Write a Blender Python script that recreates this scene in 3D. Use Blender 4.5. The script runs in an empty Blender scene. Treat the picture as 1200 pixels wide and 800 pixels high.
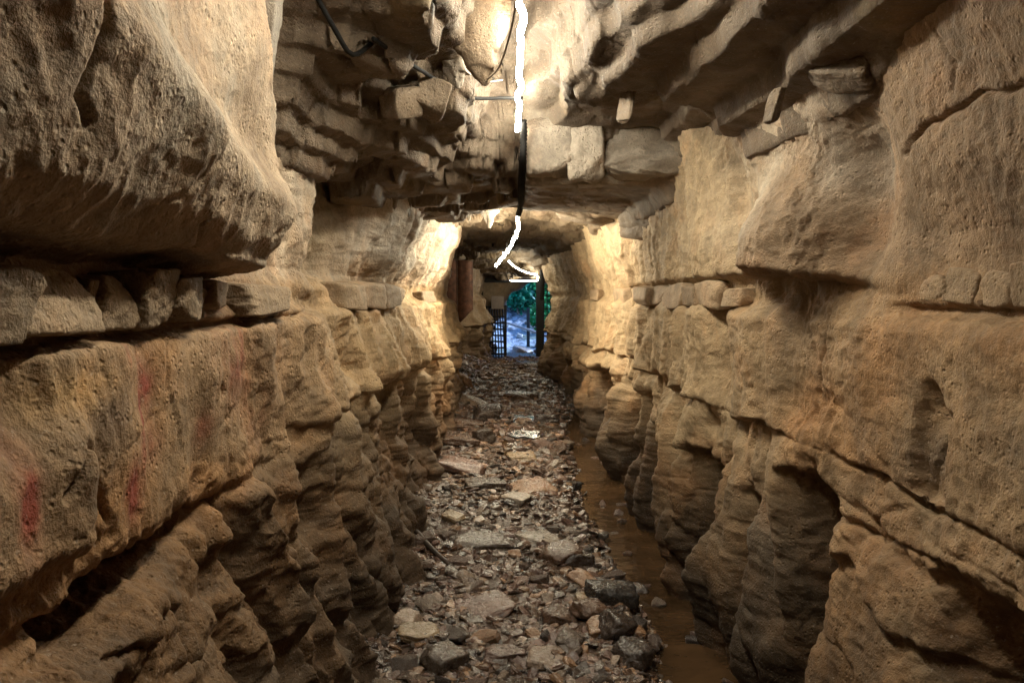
import bpy, bmesh, math, random
import numpy as np
from mathutils import Vector, Matrix, Euler

random.seed(11)
RNG = np.random.default_rng(5)
f32 = np.float32
SC = bpy.context.scene
COL = SC.collection
QUAL = 1.0

# ------------------------------------------------------------------ noise
_perm = np.random.default_rng(42).permutation(256).astype(np.int32)
_perm = np.concatenate([_perm, _perm])
_g = np.random.default_rng(43).normal(size=(256, 3)).astype(f32)
_g /= np.linalg.norm(_g, axis=1, keepdims=True)


def perlin(x, y, z):
    x, y, z = np.broadcast_arrays(np.asarray(x, f32), np.asarray(y, f32), np.asarray(z, f32))
    xi, yi, zi = np.floor(x), np.floor(y), np.floor(z)
    fx, fy, fz = x - xi, y - yi, z - zi
    xi = xi.astype(np.int32) & 255
    yi = yi.astype(np.int32) & 255
    zi = zi.astype(np.int32) & 255
    u = fx * fx * fx * (fx * (fx * 6 - 15) + 10)
    v = fy * fy * fy * (fy * (fy * 6 - 15) + 10)
    w = fz * fz * fz * (fz * (fz * 6 - 15) + 10)

    def corner(i, j, k):
        h = _perm[_perm[_perm[(xi + i) & 255] + ((yi + j) & 255)] + ((zi + k) & 255)]
        g = _g[h]
        return g[..., 0] * (fx - i) + g[..., 1] * (fy - j) + g[..., 2] * (fz - k)
    a = corner(0, 0, 0); b = corner(1, 0, 0)
    r00 = a + u * (b - a)
    a = corner(0, 1, 0); b = corner(1, 1, 0)
    r10 = a + u * (b - a)
    a = corner(0, 0, 1); b = corner(1, 0, 1)
    r01 = a + u * (b - a)
    a = corner(0, 1, 1); b = corner(1, 1, 1)
    r11 = a + u * (b - a)
    r0 = r00 + v * (r10 - r00)
    r1 = r01 + v * (r11 - r01)
    return (r0 + w * (r1 - r0)) * 1.7          # about -1 .. 1


def fbm(x, y, z, oct=4, gain=0.5):
    s, a = 0.0, 1.0
    for k in range(oct):
        s = s + a * perlin(x * 2.0 ** k + 17.3 * k, y * 2.0 ** k - 9.1 * k, z * 2.0 ** k + 4.7 * k)
        a *= gain
    return s


def ridged(x, y, z, oct=3, gain=0.5):
    s, a = 0.0, 1.0
    for k in range(oct):
        s = s + a * (1 - 2.2 * np.abs(perlin(x * 2.0 ** k + 7.7 * k, y * 2.0 ** k - 3.1 * k, z * 2.0 ** k + 1.7 * k)))
        a *= gain
    return s


def sst(a, b, x):
    t = np.clip((x - a) / (b - a), 0, 1)
    return t * t * (3 - 2 * t)


def bump1(x, c, w):
    return np.exp(-((x - c) / w) ** 2)


def interp(x, pts):
    xs, ys = zip(*pts)
    return np.interp(x, xs, ys).astype(f32)


def sinterp(x, pts):
    # cosine-smoothed interpolation
    xs = np.array([p[0] for p in pts]); ys = np.array([p[1] for p in pts])
    x = np.clip(x, xs[0], xs[-1])
    i = np.clip(np.searchsorted(xs, x) - 1, 0, len(xs) - 2)
    t = (x - xs[i]) / (xs[i + 1] - xs[i])
    t = t * t * (3 - 2 * t)
    return (ys[i] + (ys[i + 1] - ys[i]) * t).astype(f32)


def cells(x, y, seed=0):
    """2-D worley: distance to the nearest cell border and a random value per cell"""
    x = np.asarray(x, f32); y = np.asarray(y, f32)
    xi = np.floor(x).astype(np.int32); yi = np.floor(y).astype(np.int32)
    f1 = np.full(x.shape, 9.0, f32); f2 = np.full(x.shape, 9.0, f32); idv = np.zeros(x.shape, f32)
    for i in (-1, 0, 1):
        for j in (-1, 0, 1):
            h = _perm[_perm[(xi + i + seed) & 255] + ((yi + j) & 255)]
            cx = xi + i + (h & 15) / 16.0 * 0.8 + 0.1
            cy = yi + j + (h >> 4) / 16.0 * 0.8 + 0.1
            d = np.sqrt((x - cx) ** 2 + (y - cy) ** 2).astype(f32)
            near = d < f1
            f2 = np.where(near, f1, np.minimum(f2, d))
            idv = np.where(near, _perm[(h * 7 + 31) & 255] / 255.0, idv)
            f1 = np.where(near, d, f1)
    return f2 - f1, idv


def polydist(x, y, pts):
    """distance from points to an open polyline"""
    best = np.full(x.shape, 9.0, f32)
    for (ax, ay), (bx, by) in zip(pts[:-1], pts[1:]):
        dx, dy = bx - ax, by - ay
        t = np.clip(((x - ax) * dx + (y - ay) * dy) / (dx * dx + dy * dy), 0, 1)
        best = np.minimum(best, np.hypot(x - ax - t * dx, y - ay - t * dy))
    return best


# ------------------------------------------------------------------ objects
def tag(o, label=None, cat=None, group=None, kind=None):
    if label: o['label'] = label
    if cat: o['category'] = cat
    if group: o['group'] = group
    if kind: o['kind'] = kind
    return o


def empty(name, loc=(0, 0, 0), rz=0.0):
    o = bpy.data.objects.new(name, None)
    o.empty_display_size = 0.1
    o.location = loc
    o.rotation_euler = (0, 0, rz)
    COL.objects.link(o)
    return o


def link(name, me, mat, parent=None):
    o = bpy.data.objects.new(name, me)
    if mat is not None:
        me.materials.clear()
        me.materials.append(mat)
    COL.objects.link(o)
    if parent is not None:
        o.parent = parent
    return o


def mesh_np(name, V, F, smooth=True, col=None):
    """mesh from numpy vertices and quads/tris (F: (n,k))"""
    me = bpy.data.meshes.new(name)
    V = np.ascontiguousarray(V, dtype=f32)
    F = np.ascontiguousarray(F, dtype=np.int32)
    n, k = F.shape
    me.vertices.add(len(V))
    me.vertices.foreach_set('co', V.ravel())
    me.loops.add(n * k)
    me.loops.foreach_set('vertex_index', F.ravel())
    me.polygons.add(n)
    me.polygons.foreach_set('loop_start', np.arange(0, n * k, k, dtype=np.int32))
    me.polygons.foreach_set('loop_total', np.full(n, k, dtype=np.int32))
    me.polygons.foreach_set('use_smooth', np.full(n, smooth, dtype=bool))
    if col is not None:
        a = me.attributes.new('tone', 'FLOAT_COLOR', 'POINT')
        a.data.foreach_set('color', np.concatenate([col, np.ones((len(col), 1))], 1).astype(f32).ravel())
    me.update(calc_edges=True)
    me.validate()
    return me


def grid_faces(nu, nv):
    i = np.arange(nu - 1)[:, None] * nv + np.arange(nv - 1)[None, :]
    return np.stack([i, i + nv, i + nv + 1, i + 1], -1).reshape(-1, 4)


def grid_normals(P):
    du = np.gradient(P, axis=0); dv = np.gradient(P, axis=1)
    n = np.cross(du, dv)
    n /= np.linalg.norm(n, axis=-1, keepdims=True) + 1e-9
    return n.astype(f32)


def tube_mesh(name, pts, r, seg=10, wob=0.0, corr=None, caps=True):
    """round tube along a smoothed polyline"""
    P = np.array(pts, dtype=float)
    # Catmull-Rom
    out = []
    Q = np.vstack([2 * P[0] - P[1], P, 2 * P[-1] - P[-2]])
    for i in range(1, len(Q) - 2):
        L = np.linalg.norm(Q[i + 1] - Q[i])
        n = max(3, int(L / (corr if corr else 0.03)))
        for t in np.linspace(0, 1, n, endpoint=False):
            a, b, c, d = Q[i - 1], Q[i], Q[i + 1], Q[i + 2]
            out.append(0.5 * ((2 * b) + (c - a) * t + (2 * a - 5 * b + 4 * c - d) * t * t + (3 * b - a - 3 * c + d) * t ** 3))
    out.append(P[-1])
    C = np.array(out)
    if wob:
        s = np.arange(len(C)) * 0.21
        C[:, 0] += wob * perlin(s, 1.5, 2.5); C[:, 2] += wob * perlin(s, 7.5, 4.5)
    T = np.gradient(C, axis=0)
    T /= np.linalg.norm(T, axis=1, keepdims=True)
    up = np.array([0.31, 0.1, 0.94])
    A = np.cross(T, up); A /= np.linalg.norm(A, axis=1, keepdims=True)
    B = np.cross(T, A)
    ang = np.linspace(0, 2 * math.pi, seg, endpoint=False)
    rad = np.full(len(C), r)
    if corr:
        rad = r * (1 + 0.14 * np.cos(np.arange(len(C)) * math.pi))
    V = C[:, None, :] + rad[:, None, None] * (np.cos(ang)[None, :, None] * A[:, None, :] + np.sin(ang)[None, :, None] * B[:, None, :])
    n = len(C)
    F = []
    for i in range(n - 1):
        for j in range(seg):
            F.append((i * seg + j, i * seg + (j + 1) % seg, (i + 1) * seg + (j + 1) % seg, (i + 1) * seg + j))
    V = V.reshape(-1, 3)
    if caps:
        c0, c1 = len(V), len(V) + 1
        V = np.vstack([V, C[0], C[-1]])
        for j in range(0, seg, 2):
            F.append((c0, (j + 2) % seg, (j + 1) % seg, j))
            o = (n - 1) * seg
            F.append((c1, o + j, o + (j + 1) % seg, o + (j + 2) % seg))
    return mesh_np(name, V, np.array(F))


def bm_box(bm, c, s, rot=None):
    r = bmesh.ops.create_cube(bm, size=1.0)
    m = Matrix.Translation(Vector(c)) @ (Euler(rot).to_matrix().to_4x4() if rot else Matrix()) @ Matrix.Diagonal((s[0], s[1], s[2], 1))
    bmesh.ops.transform(bm, matrix=m, verts=r['verts'])
    return r['verts']


def bm_done(name, bm, mat, parent=None, bevel=0.0):
    if bevel:
        bmesh.ops.bevel(bm, geom=bm.edges[:], offset=bevel, segments=2, affect='EDGES', profile=0.6)
    me = bpy.data.meshes.new(name)
    bm.to_mesh(me); bm.free()
    return link(name, me, mat, parent)


def rod(bm, a, b, r, seg=8):
    a, b = Vector(a), Vector(b)
    d = b - a
    ret = bmesh.ops.create_cone(bm, cap_ends=True, segments=seg, radius1=r, radius2=r, depth=d.length)
    m = Matrix.Translation((a + b) / 2) @ d.to_track_quat('Z', 'Y').to_matrix().to_4x4()
    bmesh.ops.transform(bm, matrix=m, verts=ret['verts'])


# ------------------------------------------------------------------ materials
def nodes(name):
    m = bpy.data.materials.new(name)
    m.use_nodes = True
    nt = m.node_tree
    for n in list(nt.nodes): nt.nodes.remove(n)
    out = nt.nodes.new('ShaderNodeOutputMaterial')
    bs = nt.nodes.new('ShaderNodeBsdfPrincipled')
    nt.links.new(bs.outputs[0], out.inputs[0])

    def N(t, **k):
        n = nt.nodes.new(t)
        for a, b in k.items(): setattr(n, a, b)
        return n
    return m, nt, bs, N, nt.links.new


def mathn(N, L, op, a, b=None, clamp=False):
    n = N('ShaderNodeMath', operation=op, use_clamp=clamp)
    for i, v in enumerate((a, b)):
        if v is None: continue
        if isinstance(v, (int, float)): n.inputs[i].default_value = v
        else: L(v, n.inputs[i])
    return n.outputs[0]


def noise(N, L, vec, scale, detail=4, rough=0.55, dist=0.0):
    n = N('ShaderNodeTexNoise')
    n.inputs['Scale'].default_value = scale
    n.inputs['Detail'].default_value = detail
    n.inputs['Roughness'].default_value = rough
    n.inputs['Distortion'].default_value = dist
    if vec is not None: L(vec, n.inputs['Vector'])
    return n.outputs['Fac']


def maprange(N, L, v, a, b, c, d):
    n = N('ShaderNodeMapRange')
    L(v, n.inputs['Value'])
    for i, x in zip(('From Min', 'From Max', 'To Min', 'To Max'), (a, b, c, d)): n.inputs[i].default_value = x
    return n.outputs['Result']


def mixc(N, L, fac, a, b, mode='MIX'):
    n = N('ShaderNodeMix', data_type='RGBA', blend_type=mode)
    if isinstance(fac, (int, float)): n.inputs['Factor'].default_value = fac
    else: L(fac, n.inputs['Factor'])
    for i, v in ((6, a), (7, b)):
        if isinstance(v, tuple): n.inputs[i].default_value = (*v, 1)
        else: L(v, n.inputs[i])
    return n.outputs[2]


def rock_material(name, tone=None, bump=1.0, rand=False, rough=(0.62, 0.9), pits=True, stretch=(1, 1, 1), grain=1.0, spec=0.35):
    m, nt, bs, N, L = nodes(name)
    tc = N('ShaderNodeTexCoord')
    vec = tc.outputs['Object']
    if rand:
        oi = N('ShaderNodeObjectInfo')
        va = N('ShaderNodeVectorMath', operation='ADD')
        L(vec, va.inputs[0])
        cx = N('ShaderNodeCombineXYZ')
        r10 = mathn(N, L, 'MULTIPLY', oi.outputs['Random'], 37.0)
        L(r10, cx.inputs[0]); L(r10, cx.inputs[2])
        L(cx.outputs[0], va.inputs[1])
        vec = va.outputs[0]
    mp = N('ShaderNodeMapping')
    mp.inputs['Scale'].default_value = stretch
    L(vec, mp.inputs['Vector'])
    sv = mp.outputs[0]
    if tone is None:
        at = N('ShaderNodeAttribute', attribute_name='tone')
        base = at.outputs['Color']
    else:
        base = N('ShaderNodeRGB').outputs[0]
        base.default_value = (*tone, 1)
    n1 = noise(N, L, sv, 9.0, 6, 0.60, 0.0)
    n2 = noise(N, L, sv, 52.0, 5, 0.65, 0.0)
    n3 = noise(N, L, sv, 210.0, 3, 0.6)
    k1 = maprange(N, L, n1, 0.3, 0.7, 0.72, 1.22)
    k2 = maprange(N, L, n2, 0.3, 0.7, 0.8, 1.2)
    k3 = maprange(N, L, n3, 0.3, 0.7, 0.86, 1.14)
    k = mathn(N, L, 'MULTIPLY', mathn(N, L, 'MULTIPLY', k1, k2), k3)
    if rand:
        k = mathn(N, L, 'MULTIPLY', k, maprange(N, L, oi.outputs['Random'], 0, 1, 0.72, 1.25))
    vm = N('ShaderNodeVectorMath', operation='SCALE')
    L(base, vm.inputs[0]); L(k, vm.inputs['Scale'])
    c = vm.outputs[0]
    # rusty and pale mineral specks
    n4 = noise(N, L, sv, 3.1, 5, 0.6, 0.6)
    c = mixc(N, L, maprange(N, L, n4, 0.52, 0.74, 0.0, 0.45), c, (1.18, 0.88, 0.58), 'MULTIPLY')
    n5 = noise(N, L, sv, 75.0, 3, 0.7, 0.0)
    c = mixc(N, L, maprange(N, L, n5, 0.62, 0.72, 0.0, 0.35), c, (0.52, 0.45, 0.34))
    n6 = noise(N, L, sv, 28.0, 4, 0.7, 0.2)
    c = mixc(N, L, maprange(N, L, n6, 0.63, 0.74, 0.0, 0.55), c, (0.09, 0.06, 0.035))
    L(c, bs.inputs['Base Color'])
    rr = maprange(N, L, n2, 0.3, 0.7, *rough)
    L(rr, bs.inputs['Roughness'])
    bs.inputs['Specular IOR Level'].default_value = spec
    # relief
    h = mathn(N, L, 'ADD', mathn(N, L, 'MULTIPLY', n1, 0.013), mathn(N, L, 'MULTIPLY', n2, 0.0062))
    h = mathn(N, L, 'ADD', h, mathn(N, L, 'MULTIPLY', n3, 0.0022 * grain))
    if pits:
        vo = N('ShaderNodeTexVoronoi', feature='SMOOTH_F1')
        vo.inputs['Scale'].default_value = 62.0
        vo.inputs['Smoothness'].default_value = 0.3
        L(sv, vo.inputs['Vector'])
        pit = mathn(N, L, 'MULTIPLY', maprange(N, L, vo.outputs['Distance'], 0.0, 0.35, -1, 0), maprange(N, L, n1, 0.4, 0.62, 0, 0.006))
        h = mathn(N, L, 'ADD', h, pit)
    b = N('ShaderNodeBump')
    b.inputs['Strength'].default_value = bump
    b.inputs['Distance'].default_value = 1.0
    L(h, b.inputs['Height'])
    L(b.outputs[0], bs.inputs['Normal'])
    return m


def plain(name, color, rough=0.5, metal=0.0, nscale=30.0, var=0.25, bump=0.0, spec=0.5):
    m, nt, bs, N, L = nodes(name)
    tc = N('ShaderNodeTexCoord')
    n = noise(N, L, tc.outputs['Object'], nscale, 5, 0.6, 0.2)
    k = maprange(N, L, n, 0.3, 0.7, 1 - var, 1 + var)
    rgb = N('ShaderNodeRGB').outputs[0]; rgb.default_value = (*color, 1)
    vm = N('ShaderNodeVectorMath', operation='SCALE')
    L(rgb, vm.inputs[0]); L(k, vm.inputs['Scale'])
    L(vm.outputs[0], bs.inputs['Base Color'])
    L(maprange(N, L, n, 0.3, 0.7, max(0.02, rough - 0.12), min(1, rough + 0.12)), bs.inputs['Roughness'])
    bs.inputs['Metallic'].default_value = metal
    bs.inputs['Specular IOR Level'].default_value = spec
    if bump:
        b = N('ShaderNodeBump'); b.inputs['Distance'].default_value = bump; b.inputs['Strength'].default_value = 0.7
        L(n, b.inputs['Height']); L(b.outputs[0], bs.inputs['Normal'])
    return m


def emitter(name, color, strength):
    m, nt, bs, N, L = nodes(name)
    tc = N('ShaderNodeTexCoord')
    n = noise(N, L, tc.outputs['Object'], 6.0, 2, .6)
    bs.inputs['Base Color'].default_value = (0.8, 0.8, 0.78, 1)
    bs.inputs['Emission Color'].default_value = (*color, 1)
    L(maprange(N, L, n, .35, .65, strength * .45, strength * 1.5), bs.inputs['Emission Strength'])
    return m


def rock_material(name, tone=None, bump=1.0, rand=False, rough=(0.62, 0.9), pits=True, stretch=(1, 1, 1), grain=1.0, spec=0.35):
    m, nt, bs, N, L = nodes(name)
    tc = N('ShaderNodeTexCoord')
    vec = tc.outputs['Object']
    if rand:
        oi = N('ShaderNodeObjectInfo')
        va = N('ShaderNodeVectorMath', operation='ADD')
        L(vec, va.inputs[0])
        cx = N('ShaderNodeCombineXYZ')
        r10 = mathn(N, L, 'MULTIPLY', oi.outputs['Random'], 37.0)
        L(r10, cx.inputs[0]); L(r10, cx.inputs[2])
        L(cx.outputs[0], va.inputs[1])
        vec = va.outputs[0]
    mp = N('ShaderNodeMapping')
    mp.inputs['Scale'].default_value = stretch
    L(vec, mp.inputs['Vector'])
    sv = mp.outputs[0]
    if tone is None:
        at = N('ShaderNodeAttribute', attribute_name='tone')
        base = at.outputs['Color']
    else:
        base = N('ShaderNodeRGB').outputs[0]
        base.default_value = (*tone, 1)
    n1 = noise(N, L, sv, 9.0, 6, 0.60, 0.0)
    n2 = noise(N, L, sv, 52.0, 5, 0.65, 0.0)
    n3 = noise(N, L, sv, 210.0, 3, 0.6)
    k1 = maprange(N, L, n1, 0.3, 0.7, 0.72, 1.22)
    k2 = maprange(N, L, n2, 0.3, 0.7, 0.8, 1.2)
    k3 = maprange(N, L, n3, 0.3, 0.7, 0.86, 1.14)
    k = mathn(N, L, 'MULTIPLY', mathn(N, L, 'MULTIPLY', k1, k2), k3)
    if rand:
        k = mathn(N, L, 'MULTIPLY', k, maprange(N, L, oi.outputs['Random'], 0, 1, 0.72, 1.25))
    vm = N('ShaderNodeVectorMath', operation='SCALE')
    L(base, vm.inputs[0]); L(k, vm.inputs['Scale'])
    c = vm.outputs[0]
    # rusty and pale mineral specks
    n4 = noise(N, L, sv, 3.1, 5, 0.6, 0.6)
    c = mixc(N, L, maprange(N, L, n4, 0.52, 0.74, 0.0, 0.45), c, (1.18, 0.88, 0.58), 'MULTIPLY')
    n5 = noise(N, L, sv, 75.0, 3, 0.7, 0.0)
    c = mixc(N, L, maprange(N, L, n5, 0.62, 0.72, 0.0, 0.35), c, (0.52, 0.45, 0.34))
    n6 = noise(N, L, sv, 28.0, 4, 0.7, 0.2)
    c = mixc(N, L, maprange(N, L, n6, 0.63, 0.74, 0.0, 0.55), c, (0.09, 0.06, 0.035))
    L(c, bs.inputs['Base Color'])
    rr = maprange(N, L, n2, 0.3, 0.7, *rough)
    L(rr, bs.inputs['Roughness'])
    bs.inputs['Specular IOR Level'].default_value = spec
    # relief
    h = mathn(N, L, 'ADD', mathn(N, L, 'MULTIPLY', n1, 0.013), mathn(N, L, 'MULTIPLY', n2, 0.0062))
    h = mathn(N, L, 'ADD', h, mathn(N, L, 'MULTIPLY', n3, 0.0022 * grain))
    if pits:
        vo = N('ShaderNodeTexVoronoi', feature='SMOOTH_F1')
        vo.inputs['Scale'].default_value = 62.0
        vo.inputs['Smoothness'].default_value = 0.3
        L(sv, vo.inputs['Vector'])
        pit = mathn(N, L, 'MULTIPLY', maprange(N, L, vo.outputs['Distance'], 0.0, 0.35, -1, 0), maprange(N, L, n1, 0.4, 0.62, 0, 0.006))
        h = mathn(N, L, 'ADD', h, pit)
    b = N('ShaderNodeBump')
    b.inputs['Strength'].default_value = bump
    b.inputs['Distance'].default_value = 1.0
    L(h, b.inputs['Height'])
    L(b.outputs[0], bs.inputs['Normal'])
    return m


def plain(name, color, rough=0.5, metal=0.0, nscale=30.0, var=0.25, bump=0.0, spec=0.5):
    m, nt, bs, N, L = nodes(name)
    tc = N('ShaderNodeTexCoord')
    n = noise(N, L, tc.outputs['Object'], nscale, 5, 0.6, 0.2)
    k = maprange(N, L, n, 0.3, 0.7, 1 - var, 1 + var)
    rgb = N('ShaderNodeRGB').outputs[0]; rgb.default_value = (*color, 1)
    vm = N('ShaderNodeVectorMath', operation='SCALE')
    L(rgb, vm.inputs[0]); L(k, vm.inputs['Scale'])
    L(vm.outputs[0], bs.inputs['Base Color'])
    L(maprange(N, L, n, 0.3, 0.7, max(0.02, rough - 0.12), min(1, rough + 0.12)), bs.inputs['Roughness'])
    bs.inputs['Metallic'].default_value = metal
    bs.inputs['Specular IOR Level'].default_value = spec
    if bump:
        b = N('ShaderNodeBump'); b.inputs['Distance'].default_value = bump; b.inputs['Strength'].default_value = 0.7
        L(n, b.inputs['Height']); L(b.outputs[0], bs.inputs['Normal'])
    return m


def emitter(name, color, strength):
    m, nt, bs, N, L = nodes(name)
    bs.inputs['Base Color'].default_value = (0.8, 0.8, 0.78, 1)
    bs.inputs['Emission Color'].default_value = (*color, 1)
    bs.inputs['Emission Strength'].default_value = strength
    return m


M_WALL = rock_material('cave limestone')
M_ROOF = rock_material('cave roof limestone', bump=1.0, stretch=(1, 1, 1.6))
M_FLOOR = rock_material('wet silt floor', rough=(0.12, 0.5), pits=False)
M_GRAVEL = rock_material('loose gravel', rough=(0.10, 0.46), pits=False, bump=0.7, spec=.7)
M_BLOCK = rock_material('ledge limestone block', (0.31, 0.225, 0.125), rand=True)
M_FLAKE = rock_material('pale broken limestone', (0.29, 0.245, 0.185), rand=True)
M_DARKROCK = rock_material('dark roof limestone', (0.15, 0.11, 0.065), rand=True)
M_WHITE = rock_material('white calcite', (0.30, 0.265, 0.21), rand=True)
STONE_TONES = {
    'brown': (0.088, 0.053, 0.030), 'grey': (0.098, 0.074, 0.053), 'pale': (0.21, 0.155, 0.105), 'dark': (0.042, 0.030, 0.022),
    'tan': (0.215, 0.13, 0.062), 'pinkish': (0.145, 0.092, 0.066), 'yellowish': (0.24, 0.175, 0.09), 'whitish': (0.38, 0.325, 0.255),
    'black': (0.024, 0.02, 0.017),
}
M_STONE = {k: rock_material('%s limestone rubble' % k, v, rand=True, rough=(0.10, 0.46), pits=False, bump=0.9, spec=.7) for k, v in STONE_TONES.items()}
M_IRON = plain('black painted iron', (0.016, 0.015, 0.014), 0.5, 0.4, 60, 0.4, 0.001)
M_CABLE = plain('black cable sheath', (0.010, 0.009, 0.008), 0.75, 0, 90, 0.3, spec=.15)
M_WIRE = plain('dusty wire', (0.2, 0.16, 0.11), 0.6, 0, 90, 0.3)
M_SIGN = plain('weathered grey plate', (0.22, 0.18, 0.15), 0.55, 0.2, 14, 0.2)
M_RUST = plain('rust brown boards', (0.15, 0.07, 0.034), 0.75, 0, 11, 0.6, 0.02)
M_STICK = plain('wet dark wood', (0.045, 0.03, 0.02), 0.6, 0, 60, 0.4, 0.003)
M_LED = emitter('white led diffuser', (1.0, 0.685, 0.31), 62.0)
M_LED2 = emitter('white led diffuser far', (1.0, 0.675, 0.285), 112.0)
M_LED3 = emitter('warm dim led diffuser', (1.0, 0.68, 0.29), 26.0)

# ------------------------------------------------------------------ camera
FPX = 873.0
cam_d = bpy.data.cameras.new('camera')
cam_d.sensor_width = 36.0
cam_d.lens = 36.0 * FPX / 1200.0
cam_d.clip_start = 0.02
cam_d.clip_end = 500.0
cam = bpy.data.objects.new('camera', cam_d)
COL.objects.link(cam)
CAMZ = 1.60
PITCH = math.radians(3.6)
YAW = math.radians(0.33)
cam.location = (0, 0, CAMZ)
cam.rotation_euler = (math.radians(90) - PITCH, 0, YAW)
SC.camera = cam


# ------------------------------------------------------------------ tunnel shape
def floor_z(x, d):
    """rubble floor without fine relief"""
    z = 0.008 * d + 0.05
    bank = interp(d, [(-6, .62), (2.9, .60), (5.5, .47), (8, .50), (9.5, .62), (11, .9), (20, 1.2)])
    bank = bank + .07 * perlin(d * 1.7, 3.3, 1.0) + .04 * perlin(d * 5.1, 3.3, 9.0)
    dip = sst(-0.10, 0.16, x - bank)
    z = z - 0.16 * dip * (1 - sst(9.5, 11.5, d))
    z = z + 0.10 * sst(-0.45, -0.8, x) * (1 - sst(5, 9, d)) * 0.6
    z = z + 0.28 * sst(-0.45, -1.1, x) * sst(8.5, 11.5, d)                 # rubble heap at the far left
    z = z + 0.03 * sst(12.0, 14.5, d) * (1 - sst(16, 17, d))
    return z


def water_z(d):
    return 0.008 * d - 0.035


def lips(Z, D, bounds, amp, seed, warp=0.05, freq=1.6):
    """stacked rock layers: each swells downwards and is undercut at its base"""
    Zw = Z + warp * fbm(D * freq + seed, Z * 1.3, seed * 1.7, 3) + 0.012 * perlin(D * 9, Z * 3, seed + 3)
    out = np.zeros_like(Z)
    for i in range(len(bounds) - 1):
        top, bot = bounds[i], bounds[i + 1]
        t = np.clip((top - Zw) / (top - bot), 0, 1)
        inside = (Zw <= top) & (Zw > bot)
        a = amp * (0.55 + 0.9 * perlin(D * 1.9 + i * 5.3, i * 3.7, seed)) * (0.7 + 0.5 * perlin(D * 5.1, i * 1.3, seed + 9))
        a = np.maximum(a, 0.004)
        s = (0.25 + 0.75 * t ** 0.8) * (1 - sst(0.80, 1.0, t)) * sst(0, 0.10, t)
        out = np.where(inside, a * s, out)
    return out


BL = [(-7, .74), (1, .74), (2.5, .79), (4, .85), (6, .88), (9, .89), (10.6, .93), (11.3, 1.40), (13.2, 1.55), (14.0, 1.30), (14.6, .88), (15.6, .76), (17, .74), (19, .74)]
BR = [(-7, 1.02), (2, 1.02), (3, 1.0), (6, 1.0), (8, .97), (10, .92), (12, .80), (13.4, .70), (14.0, .69), (14.5, .95), (15.2, 1.25), (19, 1.2)]


_DO = np.linspace(-8, 20, 2801)
_SO = 0.78 + 0.22 * sst(3.0, 8.5, _DO)


def fmap(D, Z):
    """the left wall swings towards the camera: rock features shrink with it"""
    Df = np.interp(D, _DO * _SO, _DO).astype(f32)
    s = np.interp(Df, _DO, _SO).astype(f32)
    return Df, (1.6 + (Z - 1.6) / s).astype(f32), s


def fplace(d, z):
    s = float(np.interp(d, _DO, _SO))
    return d * s, 1.6 + (z - 1.6) * s, s


def left_lat(D0, Z0):
    base = sinterp(D0, BL)
    near = 1 - sst(4, 10, D0)
    p0 = interp(Z0, [(-.4, -.26), (0, -.22), (.3, -.15), (.6, -.08), (.9, -.02), (1.05, 0), (3, 0)]) * (.2 + .8 * near)
    D, Z, sc = fmap(D0, Z0)
    X = left_features(D, Z, near)
    return base + p0 + sc * X


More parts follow.
